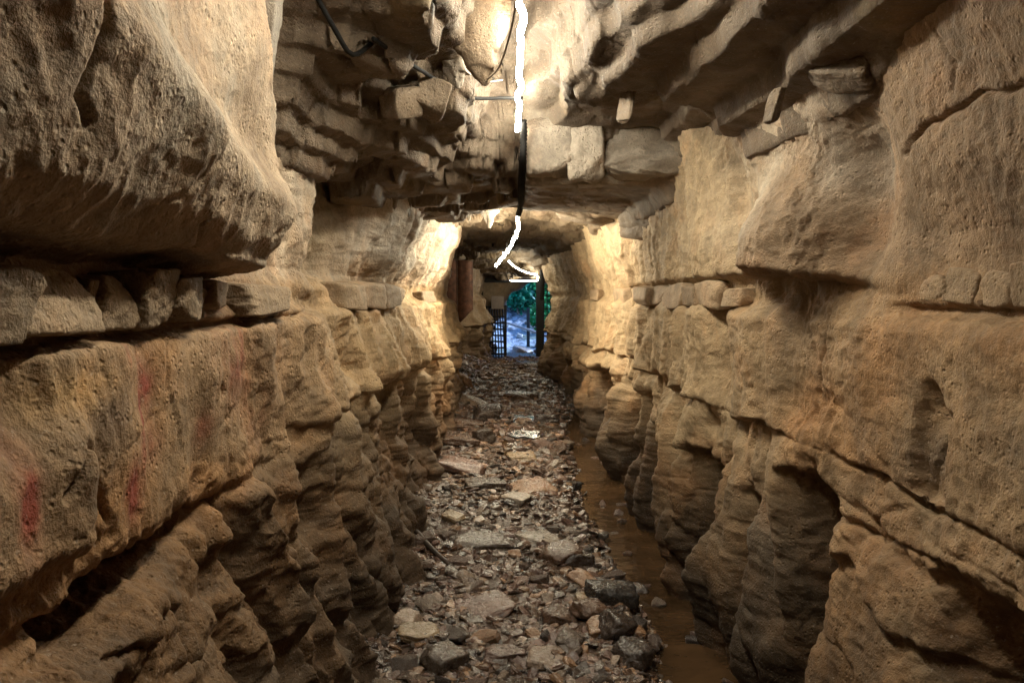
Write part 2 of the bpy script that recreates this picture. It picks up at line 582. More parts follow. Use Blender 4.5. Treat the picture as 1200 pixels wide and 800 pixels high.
def left_features(D, Z, near):
    prof = interp(Z, [(-.4, 0), (1.05, 0), (1.5, 0), (1.58, .06), (1.72, .10), (1.9, .05), (2.3, .02), (3.2, -.02)])
    low = sst(1.0, 0.9, Z)
    X = prof
    crack = 1.0 + 0.045 * fbm(D * 1.3, 3.3, 1.1, 4) + 0.03 * np.sin(D * 2.1)
    below = sst(0.0, 0.03, crack - Z)
    # big soft swells
    X = X - 0.055 * fbm(D * 0.9, Z * 1.1, 4.2, 3)
    # flat panel: faint vertical folds
    panel = sst(crack, crack + 0.02, Z) * sst(1.54, 1.48, Z)
    X = X - panel * ((0.016 + .045 * sst(2.4, 4.0, D)) * ridged(D * 2.0 + .5 * Z, Z * 0.35, 8.1, 2) + 0.012 * perlin(D * 6.0, Z * 0.8, 2.2))
    # undercut under the panel, deepest near the camera
    X = X + below * ((0.30 * bump1(Z - .10 * (D - 1.7), 0.90, 0.065) * sst(1.40, 1.55, D) * (1 - sst(1.85, 2.3, D))) + 0.05 * bump1(Z, .94, .03) * (1 - sst(2.4, 3.2, D)))
    # swollen layers of the lower wall
    cw = 0.35 * perlin(D * 1.6, Z * 1.5, 31.0)
    ce, cid = cells(D * 3.0 + cw + 0.8 * Z, Z * 0.42 + 0.35 * perlin(D * 2, Z * 2, 37), 21)
    cn = sst(1.6, 2.6, D)
    X = X - low * lips(Z + 0.24 * (cid - .5) * cn, D, [1.26, 1.06, .88, .76, .60, .46, .34, .17, -.1, -.5], 0.10 - .085 * cn, 3.0, 0.10, 1.4) * (1 - 0.5 * sst(6, 10, D)) * (1 - cn * sst(.62, 1.0, Z))
    X = X - low * (0.05 * fbm(D * 3.2, Z * 5.0, 91.0, 3) + 0.03 * ridged(D * 2.2 + Z * 3.0, Z * 4.0, 93.0, 2)) * sst(1.0, .85, Z) * (1 - 0.5 * cn)
    X = X + low * cn * (0.08 * np.exp(-ce / 0.10) - 0.06 * (cid - .5) * sst(0, .22, ce) - 0.02)
    X = X + low * cn * 0.10 * sst(.35, .9, perlin(D * 2.2 + 4, Z * 2.6, 77.0))
    # ribs of the lower wall
    rib = ridged(D * 2.7 + 0.35 * perlin(D * 1.4, Z * 1.8, 5.0) + .4 * Z, Z * 0.30 + 9, 2.4, 2)
    X = X - 0.085 * rib * sst(1.35, .85, Z) * sst(2.1, 3.0, D) + .05 * sst(1.0, .7, Z) * sst(2.1, 3.0, D)
    # facet hanging at the very near edge of the panel
    X = X - 0.07 * sst(1.62, 1.50, D) * sst(1.02, 1.10, Z) * sst(1.40, 1.24, Z + 0.9 * (1.5 - D) * 0)
    # boulder over the ledge
    lipz = 1.715 - 0.02 * sst(1.6, 2.5, D) + 0.015 * perlin(D * 4, 0.3, 7)
    end = 2.58 + 0.05 * np.sin(Z * 7) - 0.25 * sst(2.2, 2.6, Z)
    bm = (0.86 * sst(lipz - 0.045, lipz + 0.012, Z) + 0.14 * sst(lipz, lipz + .09, Z)) * sst(end + 0.06, end - 0.10, D)
    shape = 0.29 - 0.05 * sst(1.95, 2.15, Z + 0.12 * (D - 1.8)) + 0.035 * bump1(Z + 0.16 * (D - 1.8), 1.98, 0.09)
    shape = shape + 0.03 * fbm(D * 1.8, Z * 1.6, 12.1, 2)
    X = X - bm * shape
    # recess behind the boulder's end and under it
    X = X + 0.05 * bump1(D, 3.05, 0.35) * sst(1.7, 1.9, Z) - 0.10 * sst(1.62, 1.55, Z) * sst(1.49, 1.53, Z) * 0
    # dark seam under the block course
    X = X + 0.07 * sst(1.475, 1.50, Z) * sst(1.53, 1.51, Z) * sst(3.7, 3.2, D)
    # fluted niche and pale bulge above the ledge
    X = X + 0.17 * bump1(D - 0.5 * (Z - 1.9), 4.25, 0.36) * sst(1.62, 1.75, Z)
    flut = 0.045 * ridged(D * 1.7 + Z * 0.7, Z * 0.4, 21.5, 2) + 0.016 * perlin(D * 7, Z * 1.3, 3.1)
    X = X - flut * sst(1.6, 1.72, Z) * sst(3.2, 4.2, D)
    X = X - 0.17 * sst(4.5, 5.2, D) * sst(9.8, 8.0, D) * sst(1.58, 1.9, Z) * (0.6 + 0.5 * sst(1.9, 2.2, Z))
    # hollow fold below the far blocks
    X = X + 0.10 * bump1(D + 0.9 * (Z - 1.4), 3.95, 0.22) * sst(1.05, 1.2, Z) * sst(1.66, 1.5, Z)
    X = X - 0.07 * bump1(D, 5.6, 1.1) * sst(1.0, 1.08, Z) * sst(1.5, 1.25, Z)
    X = X - sst(3.2, 4.4, D) * (0.018 * ridged(D * 5.5 + .3 * perlin(D * 2, Z * 2, 22), Z * 0.35, 76.0, 2) * sst(9, 6, D) + .020 * ridged(D * 2.6 + .3 * perlin(D, Z * 2, 25), Z * .4, 79.0, 2))
    # lip along the bedding plane far away, ends in a nose
    nose = sst(1.38, 1.04, Z) * sst(0.975, 1.0, Z)
    X = X - nose * (0.03 + 0.10 * sst(6, 10, D)) * sst(3, 5, D) * (0.75 + 0.5 * perlin(D * 1.8, 4.4, 3.3))
    X = X - 0.05 * ridged(D * 1.3, Z * 2.6, 33.1, 3) * sst(6.0, 9.0, D) * sst(1.1, 0.9, Z)
    # base cut back into the dark
    return X


def right_lat(D, Z):
    base = sinterp(D, BR)
    prof = interp(Z, [(-.4, .10), (0, .03), (.3, -.05), (.6, -.04), (.9, -.01), (1.08, 0), (1.5, 0), (1.6, .02), (1.75, .02), (2.0, -.02), (2.3, -.10), (3.2, -.25)])
    X = base + prof
    crack = 1.10 + 0.075 * fbm(D * 0.9, 2.3, 6.1, 4) + 0.03 * perlin(D * 4, 6.6, 2) - 0.10 * sst(5, 9, D)
    low = sst(crack + 0.02, crack - 0.10, Z)
    X = X - 0.05 * fbm(D * 0.8, Z * 1.0, 14.2, 3)
    # panel folds
    panel = sst(crack, crack + 0.02, Z) * sst(1.58, 1.5, Z)
    X = X - panel * ((0.018 + .04 * sst(2.0, 3.2, D)) * ridged(D * 1.5, Z * 0.4, 48.1, 2) + 0.010 * perlin(D * 5.0, Z * 0.7, 32.2))
    # bedding crack
    X = X + 0.03 * bump1(Z, crack, 0.010) * sst(-.5, .5, perlin(D * 2.3, 9.1, 4))
    # near lower layers, dipping
    nearm = sst(2.75, 2.2, D)
    X = X - low * nearm * lips(Z, D, [1.16, .92, .74, .52, .3, .0, -.5], 0.07, 8.0, 0.09, 1.8) * (.35 + .65 * sst(1.05, .85, Z))
    # columns with deep gaps
    gaps = [(2.50, .07, .42), (2.98, .05, .10), (3.62, .12, .40), (4.05, .06, .08), (4.58, .20, .55), (5.2, .09, .15), (5.80, .24, .55), (6.7, .12, .15), (7.55, .36, .55), (8.9, .2, .22), (10.0, .35, .5), (11.4, .3, .4), (12.5, .2, .3)]
    gaps = [(c, w, a * (1.5 if a > .25 else 1.0)) for c, w, a in gaps]
    g = np.zeros_like(Z)
    wob = 0.05 * perlin(Z * 1.2, D * 0.3, 3.7)
    for c, w, a in gaps:
        top = crack - 0.05 - 0.22 * (0.5 + 0.5 * math.sin(c * 7.1))
        m = sst(top, top - 0.07, Z + .02 * perlin(D * 9, Z * 5, 3))
        g = np.maximum(g, a * np.exp(-np.abs((D + wob - c) / (w * (0.55 + 0.7 * m))) ** 2.6) * (0.12 * low + 0.88 * m))
    X = X + g
    X = X - low * sst(2.5, 3.0, D) * 0.09 * sst(1.0, .1, Z)
    X = X - sst(1.3, .85, Z) * sst(2.2, 2.7, D) * (0.075 * ridged(D * 2.2 + 0.3 * perlin(D * 1.2, Z * 1.8, 2) - .3 * Z, Z * 0.30, 55.3, 2) + 0.02 * perlin(D * 3.1, Z * 3.4, 6.5)) - .04 * low * sst(2.2, 2.7, D) * sst(.9, .5, Z) * 0
    ce, cid = cells(D * 2.3 + 0.35 * perlin(D * 1.6, Z * 1.5, 41.0) - 0.4 * Z, Z * 0.40 + 0.3 * perlin(D * 2, Z * 2, 47), 61)
    cn = sst(2.2, 2.8, D)
    X = X + low * cn * (0.06 * np.exp(-ce / 0.10) - 0.05 * (cid - .5) * sst(0, .25, ce))
    X = X + low * cn * 0.09 * sst(.40, .9, perlin(D * 2.0 + 4, Z * 3.0, 87.0))
    X = X - low * lips(Z + .25 * (cid - .5) * cn, D, [1.4, 1.2, .97, .80, .60, .35, .05, -.5], 0.006 * sst(1.08, .80, Z), 18.0, 0.11, 1.7) * sst(2.3, 2.9, D)
    # overhanging lip on the upper wall
    Zl = Z - 0.13 * (D - 2.55) * sst(2.9, 2.4, D)
    lip = sst(2.10, 1.76, Zl) * sst(1.655, 1.70, Zl)
    X = X - lip * 0.24 * bump1(D, 2.62, 0.30) - lip * 0.05 * sst(2.9, 3.3, D) * sst(7.5, 6, D)
    X = X + 0.10 * bump1(D + 0.25 * (Z - 1.9), 2.22, 0.14) * sst(1.55, 1.75, Z) * sst(2.3, 2.0, Z)
    X = X + 0.06 * bump1(D - 0.7 * (Z - 1.9), 3.15, 0.3) * sst(1.68, 1.8, Z)
    flut = 0.016 * ridged(D * 2.4 - Z * 0.9, Z * 0.5, 61.5, 2)
    X = X - flut * sst(1.6, 1.72, Z) * sst(2.6, 3.4, D)
    X = X - 0.06 * sst(4.5, 6.5, D) * sst(1.7, 2.0, Z)
    X = X - sst(2.3, 3.4, D) * (0.020 * ridged(D * 5.5 + .3 * perlin(D * 2, Z * 2, 12), Z * 0.35, 66.0, 2) * sst(9, 6, D) + .022 * ridged(D * 2.6 + .3 * perlin(D, Z * 2, 15), Z * .4, 69.0, 2))
    # seam below the block course
    X = X + 0.03 * sst(1.53, 1.55, Z) * sst(1.585, 1.565, Z) * sst(2.1, 1.95, D)
    # hole and hollow near the camera
    X = X + 0.16 * bump1(D, 1.83, 0.028) * bump1(Z - 0.6 * (D - 1.83), 1.325, 0.035)
    X = X + 0.03 * sst(1.76, 1.79, D + .15 * (Z - 1.2)) * sst(1.93, 1.90, D + .15 * (Z - 1.2)) * sst(1.34, 1.30, Z) * sst(1.08, 1.1, Z)
    X = X + 0.32 * bump1(D, 1.50, 0.22) * sst(0.97, 0.83, Z - 0.1 * (D - 1.5) + .03 * perlin(D * 9, Z * 3, 4))
    # far nose
    nose = sst(1.45, 1.0, Z) * sst(0.93, 0.955, Z)
    X = X - nose * 0.10 * sst(9, 13, D) * sst(14.6, 14.0, D)
    X = X - 0.08 * sst(1.55, 1.68, Z) * sst(10, 13, D) * sst(14.6, 14.1, D)
    X = X - 0.045 * ridged(D * 1.2, Z * 2.4, 73.1, 3) * sst(5.0, 8.0, D) * sst(1.05, 0.85, Z)
    return X


def columns():
    d = [-6.0]
    while d[-1] < 0.78: d.append(d[-1] + (0.06 if d[-1] < 0.3 else 0.02))
    while d[-1] < 18.6:
        x = d[-1]
        d.append(x + min(0.045, max(0.0035, 0.0028 * x * x)) / QUAL)
    return np.array(d, dtype=f32)


def build_wall(name, fun, side, rows, tone_fun):
    d = columns()
    # more columns where the outline runs deep into a gap
    fd = np.linspace(1.2, 13.0, 6000).astype(f32)
    FD, FZ = np.meshgrid(fd, np.array([.15, .4, .65, 1.9], f32), indexing='ij')
    slope = np.abs(np.gradient(fun(FD, FZ), fd, axis=0)).max(1)
    dd = [float(d[0])]
    for a, b in zip(d[:-1], d[1:]):
        k = 1
        if 1.2 < a < 13.0:
            k = int(np.clip((b - a) * np.interp((a + b) / 2, fd, slope) / (0.010 + 0.003 * a), 1, 7))
        dd += [float(a + (b - a) * (q + 1) / k) for q in range(k)]
    d = np.array(dd, f32)
    zs = np.unique(np.concatenate([np.linspace(-0.42, 3.05, 430), np.linspace(1.46, 1.86, 230), np.linspace(.8, 1.2, 120)])).astype(f32)
    D, Z = np.meshgrid(d, zs, indexing='ij')
    X = fun(D, Z).astype(f32)
    # resample every column evenly along its outline so undersides get vertices too
    ds = np.sqrt(np.diff(X, axis=1) ** 2 + np.diff(Z, axis=1) ** 2)
    s = np.concatenate([np.zeros((len(d), 1), f32), np.cumsum(ds, axis=1)], 1)
    Xn = np.empty((len(d), rows), f32); Zn = np.empty((len(d), rows), f32)
    # neighbouring columns share one smoothed parameterisation
    sn = s / s[:, -1:]
    k = 9
    pad = np.pad(sn, ((k, k), (0, 0)), mode='edge')
    cs = np.cumsum(np.pad(pad, ((1, 0), (0, 0))), axis=0)
    sn = (cs[2 * k + 1:] - cs[:-(2 * k + 1)]) / (2 * k + 1)
    u = np.linspace(0, 1, rows)
    for i in range(len(d)):
        Xn[i] = np.interp(u, sn[i], X[i]); Zn[i] = np.interp(u, sn[i], Z[i])
    Dn = np.repeat(d[:, None], rows, 1)
    P = np.stack([side * Xn, Dn, Zn], -1)
    n = grid_normals(P)
    if (n[len(d) // 2, rows // 2, 0] * side) > 0: n = -n       # into the tunnel
    x, y, z = P[..., 0], P[..., 1], P[..., 2]
    det = (0.013 + .016 * sst(3.5, 7, y)) * fbm(x * 5, y * 5, z * 5, 3) + 0.0065 * ridged(x * 17, y * 17, z * 14, 3) + .004 * np.minimum(0, fbm(x * 40, y * 40, z * 40, 2) + .25)
    if side < 0:
        det = det * (1 - .55 * sst(2.4, 1.7, y) * sst(1.15, 1.25, z))
    else:
        det = det * (1 - .4 * sst(2.6, 1.9, y) * sst(1.1, 1.2, z))
    # hairline joints
    e, idv = cells(y * 2.3 + 0.25 * perlin(y * 3, z * 3, 1.1), z * 2.9 + 0.25 * perlin(y * 3, z * 3, 8.1), 3 if side < 0 else 90)
    low = sst(1.05, 0.95, z)
    on = sst(0.0, 0.35, perlin(y * 1.1, z * 1.4, 3.0 + side)) * (0.35 + 0.65 * low)
    det = det - 0.012 * on * bump1(e, 0, 0.035)
    det = det + low * 0.018 * (idv - 0.5) * sst(0, .12, e)
    e2, _ = cells(y * 7 + 0.3 * perlin(y * 9, z * 9, 4.4), z * 9, 17)
    det = det + low * 0.006 * np.clip(e2, 0, .3) / .3 * sst(2.2, 3, y)
    for pts, w, dep in (LCRACKS if side < 0 else RCRACKS):
        yq, zq, _ = fmap(y, z) if side < 0 else (y, z, 1)
        dist = polydist(yq + 0.012 * perlin(z * 14, y * 3, 2.0), zq + 0.01 * perlin(y * 14, z * 3, 5.0), pts)
        det = det - dep * bump1(dist, 0, w)
    P = P + n * det[..., None]
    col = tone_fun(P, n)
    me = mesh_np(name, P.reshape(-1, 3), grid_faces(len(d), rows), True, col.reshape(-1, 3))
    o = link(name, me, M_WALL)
    tag(o, kind='structure')
    return o


LCRACKS = [([(2.02, 1.50), (2.0, 1.36), (2.06, 1.22), (2.12, 1.02)], 0.004, 0.010),
           ([(1.18, 2.15), (1.22, 2.02), (1.21, 1.92), (1.25, 1.88)], 0.008, 0.022),
           ([(1.90, 1.83), (1.86, 1.77), (1.93, 1.72)], 0.004, 0.012),
           ([(2.48, 1.22), (2.36, 1.16), (2.3, 1.05)], 0.005, 0.012),
           ([(3.62, 1.5), (3.75, 1.35), (3.7, 1.2), (3.95, 1.05)], 0.006, 0.012),
           ([(5.0, 1.5), (5.1, 1.3), (5.5, 1.08)], 0.010, 0.02),
           ([(2.36, 1.305), (2.37, 1.285)], 0.013, 0.035),
           ([(1.44, 1.20), (1.52, 1.30), (1.6, 1.2), (1.66, 1.08)], 0.008, 0.016)]
RCRACKS = [([(1.35, 1.98), (1.6, 2.02), (1.83, 2.0), (1.95, 1.96)], 0.006, 0.018),
           ([(1.72, 2.22), (1.66, 2.1), (1.7, 2.05)], 0.004, 0.012),
           ([(2.42, 1.55), (2.45, 1.35), (2.5, 1.2)], 0.008, 0.014),
           ([(1.74, 1.32), (1.84, 1.2), (1.9, 1.08)], 0.006, 0.018),
           ([(4.3, 1.5), (4.35, 1.2), (4.3, 1.0)], 0.010, 0.014),
           ([(5.2, 1.6), (5.25, 1.3), (5.4, 1.05)], 0.012, 0.014),
           ([(6.4, 2.0), (6.5, 1.5), (6.45, 1.2)], 0.014, 0.018),
           ([(1.5, .95), (1.9, .93), (2.3, .90), (2.45, .93)], 0.010, 0.03)]


ALB = np.array((0.78, 0.735, 0.66), f32)


def mixv(c, m, k):
    return c + (np.array(m, f32) - c) * np.clip(k, 0, 1)[..., None]


def left_tone(P, n):
    x = P[..., 0]
    y, z, _ = fmap(P[..., 1], P[..., 2])
    c = np.zeros(P.shape, f32) + np.array((0.36, 0.255, 0.135), f32)
    a = fbm(y * 1.3, z * 1.6, x * 2, 4)
    b = fbm(y * 3.7 + 5, z * 2.2, x * 3, 4)
    up = sst(1.62, 1.72, z)
    c = mixv(c, (0.50, 0.405, 0.285), up * 0.9)
    c = mixv(c, (0.43, 0.25, 0.085), sst(-0.25, 0.5, a) * (1 - up) * 0.8)
    c = mixv(c, (0.46, 0.41, 0.33), sst(0.1, 0.7, b) * up * 0.7)
    c = mixv(c, (0.27, 0.20, 0.12), sst(0.1, 0.7, -b) * 0.6)
    st_ = fbm(y * 9, z * 0.9, 51, 3)
    c = c * (1 + .28 * np.clip(st_, -1, 1) * sst(2.0, 3.2, y) * sst(.3, .6, z))[..., None]
    pan = sst(0.98, 1.02, z) * (1 - up)
    # iron-red stains on the flat panel
    for cy, cz, wy, wz, k in ((1.90, 1.37, .04, .055, 1.0), (1.86, 1.30, .014, .12, .9), (1.80, 1.13, .04, .06, .95), (1.345, 1.22, .035, .09, .9),
                              (2.5, 1.37, .16, .13, .5), (1.93, 1.22, .04, .05, .35), (2.25, 1.18, .06, .05, .35), (2.75, 1.2, .10, .15, .3), (1.78, 1.46, .015, .04, .5)):
        kk = np.exp(-((y - cy + 0.02 * b) / wy) ** 2 - ((z - cz + 0.03 * a) / wz) ** 2) * k * 1.35 * np.clip(0.5 + 1.1 * b + .7 * perlin(y * 22, z * 13, 6), 0.0, 1.2)
        c = mixv(c, (0.30, 0.075, 0.035), kk * pan)
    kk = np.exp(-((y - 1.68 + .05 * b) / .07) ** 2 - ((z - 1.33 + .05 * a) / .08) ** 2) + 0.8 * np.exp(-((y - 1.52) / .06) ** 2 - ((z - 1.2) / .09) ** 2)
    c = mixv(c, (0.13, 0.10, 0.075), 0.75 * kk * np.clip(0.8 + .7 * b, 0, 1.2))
    c = mixv(c, (0.55, 0.37, 0.13), 0.8 * np.exp(-((y - 1.55 + .08 * b) / .16) ** 2 - ((z - 1.40) / .05) ** 2))
    # pale calcite skin on the fluted bulge
    k = sst(4.3, 5.0, y) * (sst(9.5, 7.5, y) - .5 * sst(6, 7, y)) * sst(1.72, 1.85, z + 0.06 * a) * np.clip(0.75 + 0.6 * b, 0, 1)
    c = mixv(c, (0.55, 0.52, 0.47), k * 0.85)
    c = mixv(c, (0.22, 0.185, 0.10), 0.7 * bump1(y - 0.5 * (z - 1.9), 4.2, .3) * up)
    # far wall is yellower
    c = mixv(c, (0.52, 0.41, 0.23), sst(3.0, 4.6, y) * (1 - up) * 0.75 * sst(.5, .9, z))
    # soot and damp on the lower wall, plus shade painted in for contrast
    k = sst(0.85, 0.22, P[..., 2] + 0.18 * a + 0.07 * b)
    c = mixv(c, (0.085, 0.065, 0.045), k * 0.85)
    k = sst(0.95, 0.7, z) * sst(0.1, 0.7, fbm(y * 2.3, z * 4, 6, 3))
    c = mixv(c, (0.17, 0.15, 0.125), k * 0.6)
    c = mixv(c, (0.2, 0.13, 0.06), sst(0.98, 0.9, z) * 0.35)
    c = mixv(c, (0.2, 0.15, 0.09), sst(11.0, 11.8, y) * 0.6)
    c = c * (1.0 - 0.42 * sst(1.0, .85, z + .05 * a) * sst(9, 5, y))[..., None]  # lower wall darkened further as painted shade, for deeper contrast
    return np.clip(c * ALB, 0.012, 0.9)


def right_tone(P, n):
    x, y, z = P[..., 0], P[..., 1], P[..., 2]
    c = np.zeros(P.shape, f32) + np.array((0.345, 0.25, 0.135), f32)
    a = fbm(y * 1.2 + 30, z * 1.5, x * 2, 4)
    b = fbm(y * 3.5 + 35, z * 2.4, x * 3, 4)
    up = sst(1.60, 1.72, z)
    c = mixv(c, (0.335, 0.25, 0.155), up)
    c = mixv(c, (0.40, 0.24, 0.09), sst(0.0, 0.6, a) * (1 - up) * 0.6)
    c = mixv(c, (0.25, 0.18, 0.105), sst(0.1, 0.7, -b) * 0.6)
    st_ = fbm(y * 8, z * 0.9, 52, 3)
    c = c * (1 + .26 * np.clip(st_, -1, 1) * sst(.3, .6, z))[..., None]
    k = sst(2.45, 2.8, y) * sst(6.0, 4.2, y) * sst(1.72, 1.9, z + .05 * a) * np.clip(0.7 + .7 * b, 0, 1)
    c = mixv(c, (0.55, 0.51, 0.44), k * 0.85)
    k = sst(1.9, 2.2, y) * sst(2.7, 2.4, y) * sst(1.82, 1.95, z) * np.clip(0.6 + .8 * b, 0, 1)
    c = mixv(c, (0.42, 0.39, 0.34), k * 0.6)
    c = mixv(c, (0.53, 0.42, 0.245), sst(2.3, 3.8, y) * 0.8 * sst(.55, .9, z))
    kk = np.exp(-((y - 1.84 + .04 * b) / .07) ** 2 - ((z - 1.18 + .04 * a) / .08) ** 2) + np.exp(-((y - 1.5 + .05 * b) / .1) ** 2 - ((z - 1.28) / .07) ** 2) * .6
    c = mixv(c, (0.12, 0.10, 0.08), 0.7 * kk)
    kk = np.exp(-((y - 2.75 + .1 * b) / .25) ** 2 - ((z - .70 + .1 * a) / .16) ** 2)
    c = mixv(c, (0.19, 0.165, 0.13), 0.8 * kk)
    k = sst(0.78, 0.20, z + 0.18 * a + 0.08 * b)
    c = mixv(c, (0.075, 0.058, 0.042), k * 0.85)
    c = mixv(c, (0.30, 0.17, 0.06), sst(.95, .75, z) * sst(0, .6, -a) * .5)
    c = mixv(c, (0.2, 0.15, 0.09), sst(14.2, 14.8, y) * 0.6)
    c = c * (1.0 - 0.40 * sst(.95, .55, z + .08 * a + .04 * b) * sst(10, 6, y))[..., None]  # shade painted into the lower wall colour to deepen contrast
    return np.clip(c * ALB, 0.012, 0.9)


# ---- roof
XS = np.array([-2.2, -1.15, -.85, -.55, -.28, -.02, .14, .30, .45, .7, .95, 1.2, 2.2], f32)
ROOF = [
    (-6.0, [2.4, 2.6, 2.7, 2.74, 2.72, 3.02, 2.5, 2.39, 2.38, 2.36, 2.25, 2.1, 1.9]),  # near rows: unseen rib beside the strip, added to shade the right wall
    (1.75, [2.5, 2.75, 2.8, 2.74, 2.7, 3.02, 2.52, 2.4, 2.39, 2.36, 2.2, 2.05, 1.9]),
    (2.05, [2.5, 2.8, 2.62, 2.75, 2.56, 3.02, 2.94, 2.66, 2.58, 2.37, 2.18, 2.02, 1.9]),
    (2.5, [2.5, 2.25, 2.12, 2.44, 2.49, 3.02, 2.94, 2.64, 2.44, 2.38, 2.18, 2.0, 1.9]),
    (2.95, [2.3, 2.15, 2.1, 2.33, 2.47, 3.02, 2.94, 2.48, 2.43, 2.38, 2.18, 2.0, 1.9]),
    (3.35, [2.2, 2.1, 2.1, 2.3, 2.45, 2.92, 2.8, 2.47, 2.44, 2.54, 2.42, 2.05, 1.9]),
    (3.75, [2.1, 2.1, 2.12, 2.27, 2.45, 2.8, 2.66, 2.58, 2.56, 2.54, 2.42, 2.1, 1.9]),
    (4.12, [2.1, 2.1, 2.12, 2.25, 2.4, 2.66, 2.6, 2.57, 2.55, 2.54, 2.42, 2.1, 1.9]),
    (4.3, [2.1, 2.1, 2.1, 2.21, 2.28, 2.36, 2.28, 2.27, 2.27, 2.25, 2.22, 2.1, 1.9]),
    (5.2, [2.0, 2.12, 2.16, 2.23, 2.27, 2.3, 2.27, 2.27, 2.27, 2.24, 2.17, 2.05, 1.9]),
    (5.75, [2.0, 2.12, 2.18, 2.26, 2.29, 2.3, 2.28, 2.28, 2.28, 2.25, 2.17, 2.05, 1.9]),
    (6.05, [2.0, 2.15, 2.28, 2.42, 2.48, 2.5, 2.48, 2.44, 2.4, 2.3, 2.17, 2.05, 1.9]),
    (8.0, [2.0, 2.2, 2.33, 2.38, 2.48, 2.5, 2.48, 2.44, 2.4, 2.34, 2.25, 2.0, 1.9]),
    (10.5, [2.0, 2.25, 2.34, 2.36, 2.36, 2.38, 2.37, 2.36, 2.33, 2.3, 2.25, 2.0, 1.9]),
    (12.5, [2.2, 2.28, 2.34, 2.36, 2.36, 2.36, 2.34, 2.3, 2.22, 2.2, 2.1, 2.0, 1.9]),
    (15.0, [2.2, 2.2, 2.2, 2.18, 2.16, 2.14, 2.13, 2.12, 2.1, 2.1, 2.1, 2.0, 1.9]),
    (16.5, [2.1, 2.1, 2.1, 2.06, 2.02, 2.0, 1.99, 1.98, 1.98, 1.98, 2.0, 2.0, 1.9]),
    (19.0, [2.1, 2.1, 2.1, 2.06, 2.02, 2.0, 1.99, 1.98, 1.98, 1.98, 2.0, 2.0, 1.9]),
]


def roof_z(X, D):
    ds = np.array([r[0] for r in ROOF], f32)
    T = np.array([r[1] for r in ROOF], f32)
    Dw = D + 0.10 * fbm(X * 2.0, D * 1.4, 3.3, 2) + 0.03 * perlin(X * 6, D * 5, 2.0)
    Xw = X + 0.06 * fbm(X * 1.8 + 9, D * 1.5, 8.8, 3)
    i = np.clip(np.searchsorted(ds, Dw) - 1, 0, len(ds) - 2)
    t = np.clip((Dw - ds[i]) / (ds[i + 1] - ds[i]), 0, 1)
    j = np.clip(np.searchsorted(XS, Xw) - 1, 0, len(XS) - 2)
    u = np.clip((Xw - XS[j]) / (XS[j + 1] - XS[j]), 0, 1)
    u = u * u * (3 - 2 * u)
    z = (T[i, j] * (1 - u) + T[i, j + 1] * u) * (1 - t) + (T[i + 1, j] * (1 - u) + T[i + 1, j + 1] * u) * t
    e, idv = cells(X * 2.4 + 0.3 * perlin(X * 3, D * 3, 5), D * 1.9, 40)
    z = z + 0.026 * fbm(X * 1.2, D * 1.0, 5.5, 2) + 0.05 * (idv - 0.5) * sst(.25, -.05, X)
    # bedding: layer after layer broken away
    q = np.zeros_like(z) + 1.2
    e2, id2 = cells(X * 3.3 + 3, D * 2.6 + .2 * perlin(X * 4, D * 4, 3), 77)
    zl = z + 0.12 * (id2 - .5) * sst(.1, -.1, X)

    def layers(v, bounds):
        out = np.where(v >= bounds[-1], bounds[-1], bounds[0]).astype(f32)
        for a, b in zip(bounds[:-1], bounds[1:]):
            tt = (v - a) / (b - a)
            out = np.where((v >= a) & (v < b), a + (b - a) * (0.16 * tt + 0.84 * sst(0.80, 0.99, tt)), out)
        return out
    fine = layers(zl, [1.75, 1.92, 2.05, 2.13, 2.20, 2.29, 2.36, 2.45, 2.54, 2.64, 2.76, 2.92, 3.12])
    coarse = layers(z, [1.75, 1.95, 2.10, 2.22, 2.33, 2.42, 2.50, 2.60, 2.72, 2.86, 3.12])
    k = sst(.1, -.1, X)
    zq = fine * k + coarse * (1 - k)
    return zq * .9 + z * .1


def roof_tone(P, n):
    x, y, z = P[..., 0], P[..., 1], P[..., 2]
    c = np.zeros(P.shape, f32) + np.array((0.20, 0.158, 0.108), f32)
    a = fbm(y * 1.5 + 60, x * 1.7, z * 2, 4)
    b = fbm(y * 4 + 65, x * 4, z * 3, 4)
    c = mixv(c, (0.29, 0.245, 0.185), sst(0.1, 0.6, a) * .8)
    c = mixv(c, (0.115, 0.08, 0.045), sst(0.0, 0.6, -b) * .65)
    c = mixv(c, (0.30, 0.22, 0.07), sst(0.25, 0.7, fbm(x * 2, y * 2, 44, 3)) * .5)
    c = mixv(c, (0.17, 0.13, 0.075), sst(5.5, 6.2, y) * .7)  # far roof colour lowered to offset glare from the second strip
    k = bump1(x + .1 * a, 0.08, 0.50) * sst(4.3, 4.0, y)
    c = mixv(c, (0.085, 0.066, 0.046), k * .85)  # painted darker around the near strip to hold back its glare
    c = mixv(c, (0.46, 0.42, 0.35), sst(4.0, 4.2, y) * sst(4.5, 4.35, y) * sst(0, .1, x) * .6)
    return np.clip(c * ALB, 0.012, 0.9)


